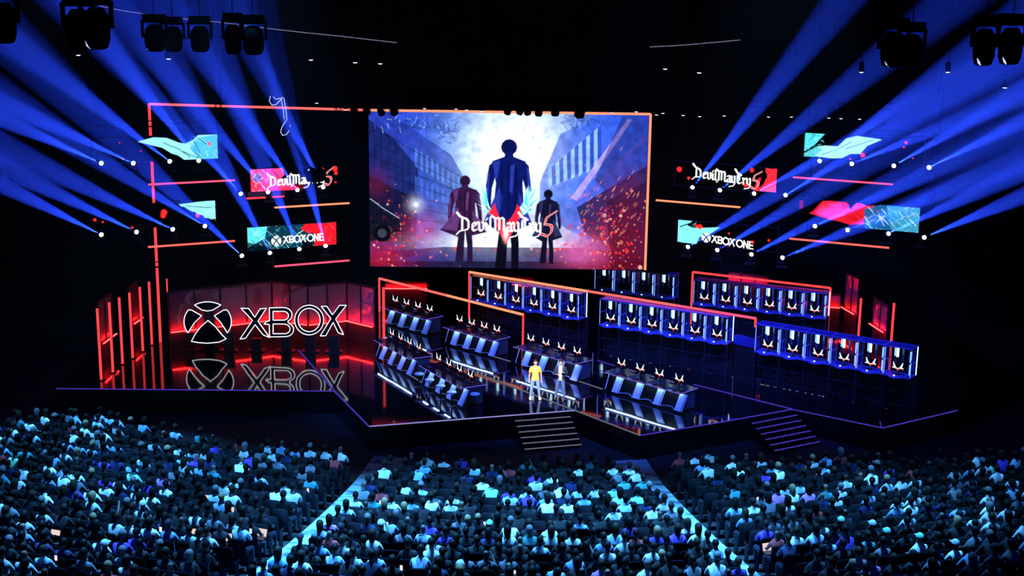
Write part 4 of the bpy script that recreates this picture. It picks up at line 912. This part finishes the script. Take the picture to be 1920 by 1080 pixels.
# ---- seated audience variants
def seated(lean, turn, armup, wide):
    y = lean; hx = turn
    J = {'pelvis': ((0, 0, .56), .15), 'waist': ((0, -.02+y*.3, .76), .135), 'chest': ((0, y*.7, .99), .15*wide), 'neck0': ((0, .01+y, 1.17), .075), 'neck': ((hx*.3, .02+y*1.05, 1.25), .055), 'head': ((hx*.6, .04+y*1.15, 1.35), .088), 'crown': ((hx*.6, .03+y*1.15, 1.45), .075)}
    B = [('pelvis', 'waist'), ('waist', 'chest'), ('chest', 'neck0'), ('neck0', 'neck'), ('neck', 'head'), ('head', 'crown')]
    for s_, n in ((-1, 'l'), (1, 'r')):
        up = armup if s_ > 0 else 0
        J['sh'+n] = ((s_*.175*wide, y*.9, 1.10), .075); J['el'+n] = ((s_*.25, .10+y, .88+.1*up), .05)
        J['wr'+n] = ((s_*(.17-.05*up), .33+y*.8, .78+.42*up), .034); J['ha'+n] = ((s_*(.12-.05*up), .40+y*.8, .78+.50*up), .036)
        J['hi'+n] = ((s_*.10, .06, .53), .095); J['kn'+n] = ((s_*.14, .46, .53), .068); J['an'+n] = ((s_*.14, .46, .12), .045); J['to'+n] = ((s_*.15, .60, .05), .04)
        B += [('chest', 'sh'+n), ('sh'+n, 'el'+n), ('el'+n, 'wr'+n), ('wr'+n, 'ha'+n), ('pelvis', 'hi'+n), ('hi'+n, 'kn'+n), ('kn'+n, 'an'+n), ('an'+n, 'to'+n)]
    V, Fc, who = skin_body(J, B, 1)
    mat = np.zeros(len(Fc), int)                                   # 0 shirt 1 skin 2 trousers
    for i, w_ in enumerate(who):
        a, c = B[w_]
        if c in ('neck', 'head', 'crown') or c[:2] in ('ha', ) or c[:2] == 'wr': mat[i] = 1
        elif c[:2] in ('hi', 'kn', 'an', 'to'): mat[i] = 2
    hp = J['head'][0]
    return V, Fc, mat, hp
PV = [seated(0, 0, 0, 1), seated(.05, .02, 0, 1.08), seated(-.03, -.03, 0, .94), seated(.16, .02, 0, 1.02), seated(.02, -.02, 1, 1)]
def hairs(hp, kind):
    x, y, z = hp; c = (x, y-.008, z+.045)
    if kind == 'short': return sphere(c, .108, 12, 8, (.92, 1.08, 1.08), lambda a, b_, e: not (b_ > y+.045 and e < z+.09) and e > z-.07)
    if kind == 'long': vs, fs = sphere(c, .112, 12, 8, (.98, 1.1, 1.1), lambda a, b_, e: not (b_ > y+.03 and e < z+.09)); vs = [(a, b_-.02 if e < z else b_, e-max(0, z+.02-e)*2.6) for a, b_, e in vs]; return vs, fs
    if kind == 'cap':
        vs, fs = sphere(c, .114, 12, 8, (.95, 1.08, 1.0), lambda a, b_, e: e > z+.03); o = len(vs)
        vs = vs+[(x-.08, y+.09, z+.06), (x+.08, y+.09, z+.06), (x+.05, y+.19, z+.045), (x-.05, y+.19, z+.045)]; fs = fs+[(o, o+1, o+2, o+3)]; return vs, fs
    return None
HK = ['short', 'long', 'cap', 'bald']
PM = []; HM = {}
for i, (V, Fc, mat, hp) in enumerate(PV):
    me = bpy.data.meshes.new('seated_person'); me.from_pydata([tuple(v) for v in V], [], Fc)
    for m in ('shirt', 'skin', 'trousers'): me.materials.append(M[m])
    me.polygons.foreach_set('material_index', mat); me.polygons.foreach_set('use_smooth', [True]*len(Fc)); PM.append(me)
    for hk in HK[:3]:
        vs, fs = hairs(hp, hk); h = bpy.data.meshes.new(hk); h.from_pydata(vs, [], fs); h.materials.append(M['hair']); h.polygons.foreach_set('use_smooth', [True]*len(fs)); HM[i, hk] = h
SH = [('white', (.80, .84, .88), 11), ('pale grey', (.50, .53, .56), 9), ('pale blue', (.35, .5, .72), 6), ('sky blue', (.16, .32, .55), 6), ('grey', (.12, .13, .16), 5), ('navy', (.012, .018, .07), 8), ('black', (.003, .003, .005), 28),
      ('charcoal', (.009, .010, .014), 15), ('violet', (.12, .05, .5), 2), ('dark red', (.35, .04, .05), 1), ('mint green', (.3, .65, .45), 1), ('pink', (.6, .2, .5), 1), ('teal', (.05, .22, .25), 2)]
HC = [('black', (.003, .003, .003), 12), ('dark', (.006, .005, .004), 9), ('brown', (.018, .012, .008), 6), ('grey', (.12, .12, .13), 2), ('blond', (.22, .16, .09), 1)]
pick = lambda L_: R.choices(L_, [x[2] for x in L_])[0]
# ---- seats of the hall
seats = []
for ri in range(22):
    r = 31+ri*1.0; ax = aisle_x(r); gap = .72
    a0 = math.asin((ax-gap-.35)/r); nC = int(2*a0*r/.61)
    for k_ in range(nC+1): seats.append((ri, r, -a0+2*a0*k_/nC, 'centre', k_+1, nC+1))
    for sd in (-1, 1):
        a1 = math.asin((ax+gap+.35)/r)
        for k_ in range(46):
            a = a1+k_*.61/r
            if a > 1.05: break
            seats.append((ri, r, sd*a, 'left' if sd < 0 else 'right', k_+1, 46))
vis = []
for ri, r, a, blk, k_, nC in seats:
    p = polar(r, a); px, py = proj(p+U*1.2)
    if not (-22 < px < 1942 and py < 1098) or p.y > -2.4: continue
    if p.x < -16.5 and p.y > -3.3+(p.x+16.5)*.43: continue
    if p.x > 4.5 and p.y > -8.1-(p.x-10)*.10: continue
    if blk == 'centre' and ri < 1 and abs(p.x) > 3.8: continue
    if blk == 'left' and ri < 2 and k_ < 6: pass
    vis.append((( p-CAM).length, ri, r, a, blk, k_, nC, p, px, py))
vis.sort(key=lambda q: q[0])
def place(blk, ri, k_, nC):
    rw = '%s row' % ordn(ri+1)
    if blk == 'centre':
        return 'centre block, %s, %s from left aisle' % (rw, ordn(k_)) if k_ <= nC/2 else 'centre block, %s, %s from right aisle' % (rw, ordn(nC-k_+1))
    return '%s block, %s, %s from aisle' % (blk, rw, ordn(k_))
# seat prototype
st = empty('theatre_seat', (0, 0, 0), 0, 'x', 'seat', 'theatre seats')
def rbox(b, c, d, r=.04):
    x, y, z = d; pr = [(-x/2+r, -z/2), (x/2-r, -z/2), (x/2, -z/2+r), (x/2, z/2-r), (x/2-r, z/2), (-x/2+r, z/2), (-x/2, z/2-r), (-x/2, -z/2+r)]
    b.prism([(u*1.08, v) for u, v in pr], lambda u, v, w: Vector((c[0]+u, c[1]+w-.10*v, c[2]+v)), -y/2, y/2)
b = MB(); rbox(b, (0, -.23, .755), (.50, .09, .78), .07); bk = b.build('backrest', M['seat'], st)
b = MB(); b.box((0, -.305, 1.135), (.34, .02, .014)); b.build('top_moulding', M['seat_edge'], bk)
b = MB(); b.box((0, .02, .43), (.46, .42, .10)); b.box((0, .02, .36), (.40, .36, .06)); b.build('cushion', M['seat'], st)
for s_ in (-1, 1):
    b = MB(); b.box((s_*.285, -.02, .60), (.045, .36, .05)); b.box((s_*.285, -.08, .30), (.035, .26, .58)); b.build('armrest', M['seat'], st)
reg(st)
def crowd_mesh(name, items, mat, label, cat):
    """many copies merged: items = (verts ndarray, faces list, 4x4, per-vertex colours)"""
    Vs, Fs, Cs, o = [], [], [], 0
    for V, Fc, Mx, C in items:
        V = np.asarray(V, float); Mx = np.array(Mx); Vs.append(V@Mx[:3, :3].T+Mx[:3, 3]); Fs += [tuple(i+o for i in f) for f in Fc]; Cs.append(C); o += len(V)
    me = bpy.data.meshes.new(name); me.from_pydata(np.concatenate(Vs).tolist(), [], Fs); me.materials.append(mat)
    at = me.color_attributes.new('col', 'FLOAT_COLOR', 'POINT'); c = np.ones((o, 4), np.float32); c[:, :3] = np.concatenate(Cs); at.data.foreach_set('color', c.reshape(-1))
    me.polygons.foreach_set('use_smooth', [True]*len(Fs)); ob = link(name, me); tag(ob, label, cat, None, 'stuff'); return ob
seatV = []; seatF = []
for c in [bk, *[x for x in COL.objects if x.parent == st and x != bk]]:
    o = len(seatV); seatV += [tuple(v.co) for v in c.data.vertices]; seatF += [tuple(i+o for i in p.vertices) for p in c.data.polygons]
o = len(seatV); mo = [x for x in COL.objects if x.parent == bk][0]; seatV += [tuple(v.co) for v in mo.data.vertices]; seatF += [tuple(i+o for i in p.vertices) for p in mo.data.polygons]
seatC = np.array([(.0025, .003, .006)]*o+[(.05, .035, .035)]*(len(seatV)-o))
pv_vc = []
for V, Fc, mat, hp in PV:
    c = np.zeros(len(V), int)
    for f, m in zip(Fc, mat):
        for i in f: c[i] = m
    pv_vc.append(c)
restP, restS, persons = [], [], []; nP = nS = 0
first_seat = True
for d_, ri, r, a, blk, k_, nC, p, px, py in vis:
    rz = a; Mx = Matrix.Translation(p) @ Matrix.Rotation(rz, 4, 'Z')    # local +y looks at the stage centre
    where = place(blk, ri, k_, nC)
    if nS < 300:
        q = st if first_seat else dup(st, Mx); first_seat = False
        q.matrix_world = Mx; q['label'] = 'dark theatre seat, '+where; nS += 1
    else: restS.append((seatV, seatF, Mx, seatC))
    occ = .86 if (abs(px-960) < 640) else .80
    if px > 1500 and py > 1000: occ = .7
    if R.random() > occ: continue
    vi = R.choices(range(5), [5, 4, 4, 2, .25])[0]; sh = pick(SH); hc = pick(HC); hk = R.choices(HK, [10, 4, 1.3, 1.6])[0]
    sc_ = R.uniform(1.0, 1.12); Mp = Mx @ Matrix.Translation((R.uniform(-.03, .03), 0, .02)) @ Matrix.Rotation(R.uniform(-.18, .18), 4, 'Z') @ Matrix.Scale(sc_, 4)
    V, Fc, mat, hp = PV[vi]
    if nP < 300:
        ob = link('person', PM[vi]); ob.matrix_world = Mp; j = R.uniform(.8, 1.15); ob.color = (*[min(1, c*j) for c in sh[1]], 1)
        desc = {'bald': 'shaved head', 'cap': 'cap', 'long': 'long %s hair' % hc[0], 'short': '%s hair' % hc[0]}[hk]
        tag(ob, 'person in %s shirt, %s, %s' % (sh[0], desc, where), 'person', 'seated audience')
        if hk != 'bald':
            h = link('cap' if hk == 'cap' else 'hair', HM[vi, hk], ob); h.color = (*(hc[1] if hk != 'cap' else R.choice([(.02, .02, .03), (.5, .55, .6), (.2, .6, .5)])), 1)
        persons.append((px, py, Mp, ob, vi)); nP += 1
    else:
        base = np.array([sh[1], R.choice([(.04, .025, .02), (.17, .11, .08), (.10, .06, .05)]), (.02, .025, .04)]); restP.append((V, Fc, Mp, base[pv_vc[vi]]))
        if hk != 'bald':
            hv, hf = hairs(hp, hk); restP.append((hv, hf, Mp, np.array([hc[1]]*len(hv))))
        persons.append((px, py, Mp, None, vi))
crowd_mesh('seated_crowd', restP, M['crowd'], 'rest of the seated audience in the rows nearer the stage', 'audience')
crowd_mesh('theatre_seats', restS, M['crowd'], 'rest of the dark theatre seats in the rows nearer the stage', 'seats')
print('people', nP, len(restP), 'seats', nS, len(restS))
# laptops on laps and phones held up
used = set()
def near(x, y):
    i = min((i for i in range(len(persons)) if i not in used), key=lambda i: (persons[i][0]-x)**2+(persons[i][1]-y)**2); used.add(i); return persons[i]
for x, y, lb in [(78, 990, 'far left'), (417, 1010, 'left block, bottom'), (403, 950, 'left block, middle'), (382, 925, 'left block, upper'), (475, 985, 'near the left aisle'), (1467, 1020, 'beside the right aisle'), (1290, 995, 'centre block right edge'), (330, 988, 'left block, lower')]:
    px, py, Mp, ob, vi = near(x, y); Ml = Mp @ Matrix.Translation((.0, .40, .62))
    t = empty('laptop', label='open laptop with glowing pale screen on a lap, %s' % lb, cat='laptop', group='laptops in the audience', M4=Ml)
    b = MB(); b.box((0, 0, .0), (.34, .23, .015)); b.build('keyboard_base', M['metal'], t)
    b = MB(); b.add([(-.17, .12, .01), (.17, .12, .01), (.17, .20, .24), (-.17, .20, .24), (-.17, .13, .005), (.17, .13, .005), (.17, .21, .235), (-.17, .21, .235)], [(0, 1, 2, 3), (4, 7, 6, 5), (0, 4, 5, 1), (1, 5, 6, 2), (2, 6, 7, 3), (3, 7, 4, 0)]); sc_ = b.build('lid', M['metal'], t)
    b = MB(); b.add([(-.16, .119, .02), (.16, .119, .02), (.16, .196, .232), (-.16, .196, .232)], [(0, 1, 2, 3)]); b.build('display', M['laptop'], sc_, label='lit pale screen')
for x, y, lb in [(722, 1060, 'centre block lower left'), (909, 985, 'centre block middle'), (1418, 935, 'right block, near the aisle'), (272, 1010, 'left block bottom'), (443, 1012, 'left block near the aisle'), (727, 1025, 'centre block left'), (960, 1070, 'centre block bottom'), (70, 1055, 'far left bottom'), (703, 960, 'centre block left edge'), (1605, 930, 'right block far side'), (1180, 1050, 'centre block right'), (565, 930, 'left block by the aisle')]:
    px, py, Mp, ob, vi = near(x, y); t = empty('phone', label='lit phone held up in front of a person, %s' % lb, cat='phone', group='phones in the audience', M4=Mp @ Matrix.Translation((.13, .40, 1.20 if vi == 4 else 1.0)))
    b = MB(); b.box((0, .006, 0), (.078, .01, .15)); b.build('case', M['metal'], t); b = MB(); b.box((0, -.001, 0), (.07, .003, .14)); b.build('display', M['phone'], t, label='lit white screen')
# ---- the two presenters
def presenter(loc, rz, label, tops, legs, shoes, hands_up, hairm):
    J = {'pelvis': ((0, 0, .98), .135), 'waist': ((0, .0, 1.13), .125), 'chest': ((0, .0, 1.34), .145), 'neck0': ((0, 0, 1.50), .075), 'neck': ((0, .01, 1.56), .055), 'head': ((0, -.01, 1.66), .088), 'crown': ((0, .0, 1.74), .078)}
    B = [('pelvis', 'waist'), ('waist', 'chest'), ('chest', 'neck0'), ('neck0', 'neck'), ('neck', 'head'), ('head', 'crown')]
    for s_, n in ((-1, 'l'), (1, 'r')):
        J['sh'+n] = ((s_*.18, 0, 1.43), .068)
        if hands_up: J['el'+n] = ((s_*.27, .02, 1.17), .048); J['wr'+n] = ((s_*.15, -.22, 1.20+(.08 if s_ > 0 else -.02)), .030); J['ha'+n] = ((s_*.11, -.28, 1.24+(.08 if s_ > 0 else -.02)), .034)
        else: J['el'+n] = ((s_*.25, .03, 1.17), .046); J['wr'+n] = ((s_*.27, -.02, .93), .030); J['ha'+n] = ((s_*.275, -.04, .86), .034)
        J['hi'+n] = ((s_*.09, 0, .93), .10); J['kn'+n] = ((s_*.15, -.02, .52), .068); J['an'+n] = ((s_*.20, .02, .10), .045); J['to'+n] = ((s_*.22, -.12, .045), .038)
        B += [('chest', 'sh'+n), ('sh'+n, 'el'+n), ('el'+n, 'wr'+n), ('wr'+n, 'ha'+n), ('pelvis', 'hi'+n), ('hi'+n, 'kn'+n), ('kn'+n, 'an'+n), ('an'+n, 'to'+n)]
    V, Fc, who = skin_body(J, B, 2)
    b = MB(); b.add([tuple(v) for v in V], Fc)
    # fingers, nose and ears grow out of the same mesh
    for s_, n in ((-1, 'l'), (1, 'r')):
        h = Vector(J['ha'+n][0]); w_ = Vector(J['wr'+n][0]); d = (h-w_).normalized(); sde = d.cross(Vector((0, 1, 0) if not hands_up else (0, 0, 1))).normalized()
        cu = Vector((0, -1, 0)) if not hands_up else Vector((0, .3, -1)).normalized()
        for i, ln in enumerate((.065, .075, .07, .055)):
            q = h+sde*((i-1.5)*.019)+d*.02; b.loft([q, q+d*ln*.5+cu*.004, q+d*ln*.8+cu*.02, q+d*ln+cu*.035], [.010, .0095, .008, .006], 6)
        q = h-d*.02-sde*.03*(s_); b.loft([q, q-sde*s_*.02+d*.03, q-sde*s_*.025+d*.055], [.011, .010, .007], 6)
    b.loft([(0, -.085, 1.695), (0, -.112, 1.665), (0, -.090, 1.655)], [.008, .014, .008], 6)
    for s_ in (-1, 1): b.loft([(s_*.088, .01, 1.70), (s_*.102, .012, 1.675), (s_*.088, .005, 1.645)], [.008, .014, .007], 6)
    t = b.build('person', M['skin1'], None, True); t.location = loc; t.rotation_euler = (0, 0, rz); tag(t, label, 'person')
    Vn = np.zeros_like(V)
    for f in Fc:
        nn = np.cross(V[f[1]]-V[f[0]], V[f[2]]-V[f[0]]); nn /= np.linalg.norm(nn)+1e-9
        for i in f: Vn[i] += nn
    Vn /= np.linalg.norm(Vn, axis=1)[:, None]+1e-9
    if ((V-V.mean(0))*Vn).sum() < 0: Vn = -Vn
    def cloth(name, test, off, mat, lab=None):
        fs = [f for f, w_ in zip(Fc, who) if test(B[w_], V[list(f)].mean(0))]; ids = sorted({i for f in fs for i in f}); mp = {i: k_ for k_, i in enumerate(ids)}
        b = MB(); b.add([tuple(V[i]+Vn[i]*off) for i in ids], [tuple(mp[i] for i in f) for f in fs]); o = b.build(name, mat, t, True, label=lab); return o
    tor = lambda bn, c: bn[1] in ('waist', 'chest', 'neck0', 'shl', 'shr') or (bn == ('waist', 'chest')) or (bn[1] == 'pelvis') or (bn[1][:2] in ('hi', 'kn') and c[2] > .90)
    for nm, mt, off, kind, lab in tops:
        if kind == 'tee': cloth(nm, lambda bn, c: tor(bn, c) or (bn[1][:2] == 'el' and c[2] > 1.24), off, mt, lab)
        elif kind == 'jacket': cloth(nm, lambda bn, c: (tor(bn, c) and not (abs(c[0]) < .075 and c[1] < 0)) or bn[1][:2] in ('el', 'wr'), off, mt, lab)
    cloth('trousers', lambda bn, c: (bn[1][:2] in ('hi', 'kn', 'an')) and .08 < c[2] < .99, .012, legs)
    for s_ in (-1, 1):
        b = MB(); x = s_*.20; a_ = Vector((x, .06, 0)); b.loft([(x-.0, .07, .045), (x+s_*.005, .0, .05), (x+s_*.015, -.10, .042), (x+s_*.03, -.20, .032)], [.052, .064, .062, .042], 10)
        b.box((x+s_*.012, -.06, .008), (.10, .28, .03)); b.build('shoe', shoes, t, True)
    vs, fs = sphere((0, .008, 1.712), .108, 16, 12, (.93, 1.05, 1.05), lambda a, b_, e: not (b_ < -.035 and e < 1.762) and e > 1.64); b = MB(); b.add(vs, fs); b.build('hair', hairm, t, True)
    b = MB()
    for s_ in (-1, 1): b.add(*sphere((s_*.033, -.088, 1.69), .010, 6, 4))
    b.build('eyes', M['eye'], t); b = MB(); b.loft([(-.022, -.088, 1.632), (0, -.095, 1.630), (.022, -.088, 1.632)], [.003, .006, .003], 6); b.build('mouth', M['mauth'], t)
    return t
p1_ = PZ(1003, 749); presenter((p1_.x, p1_.y, .03), .05, 'person in yellow tee and blue jeans standing with arms down', [('tee_shirt', M['yellow'], .020, 'tee', 'yellow t-shirt')], M['jeans'], M['shoe_w'], False, M['hairdark'])
p2_ = PZ(1050, 749); presenter((p2_.x, p2_.y, .03), -.12, 'person in dark open jacket over grey tee gesturing with both hands', [('tee_shirt', M['greytee'], .014, 'tee', 'pale grey t-shirt'), ('jacket', M['jacket'], .030, 'jacket', 'open navy jacket')], M['jeans2'], M['shoe_b'], True, M['hairdark'])
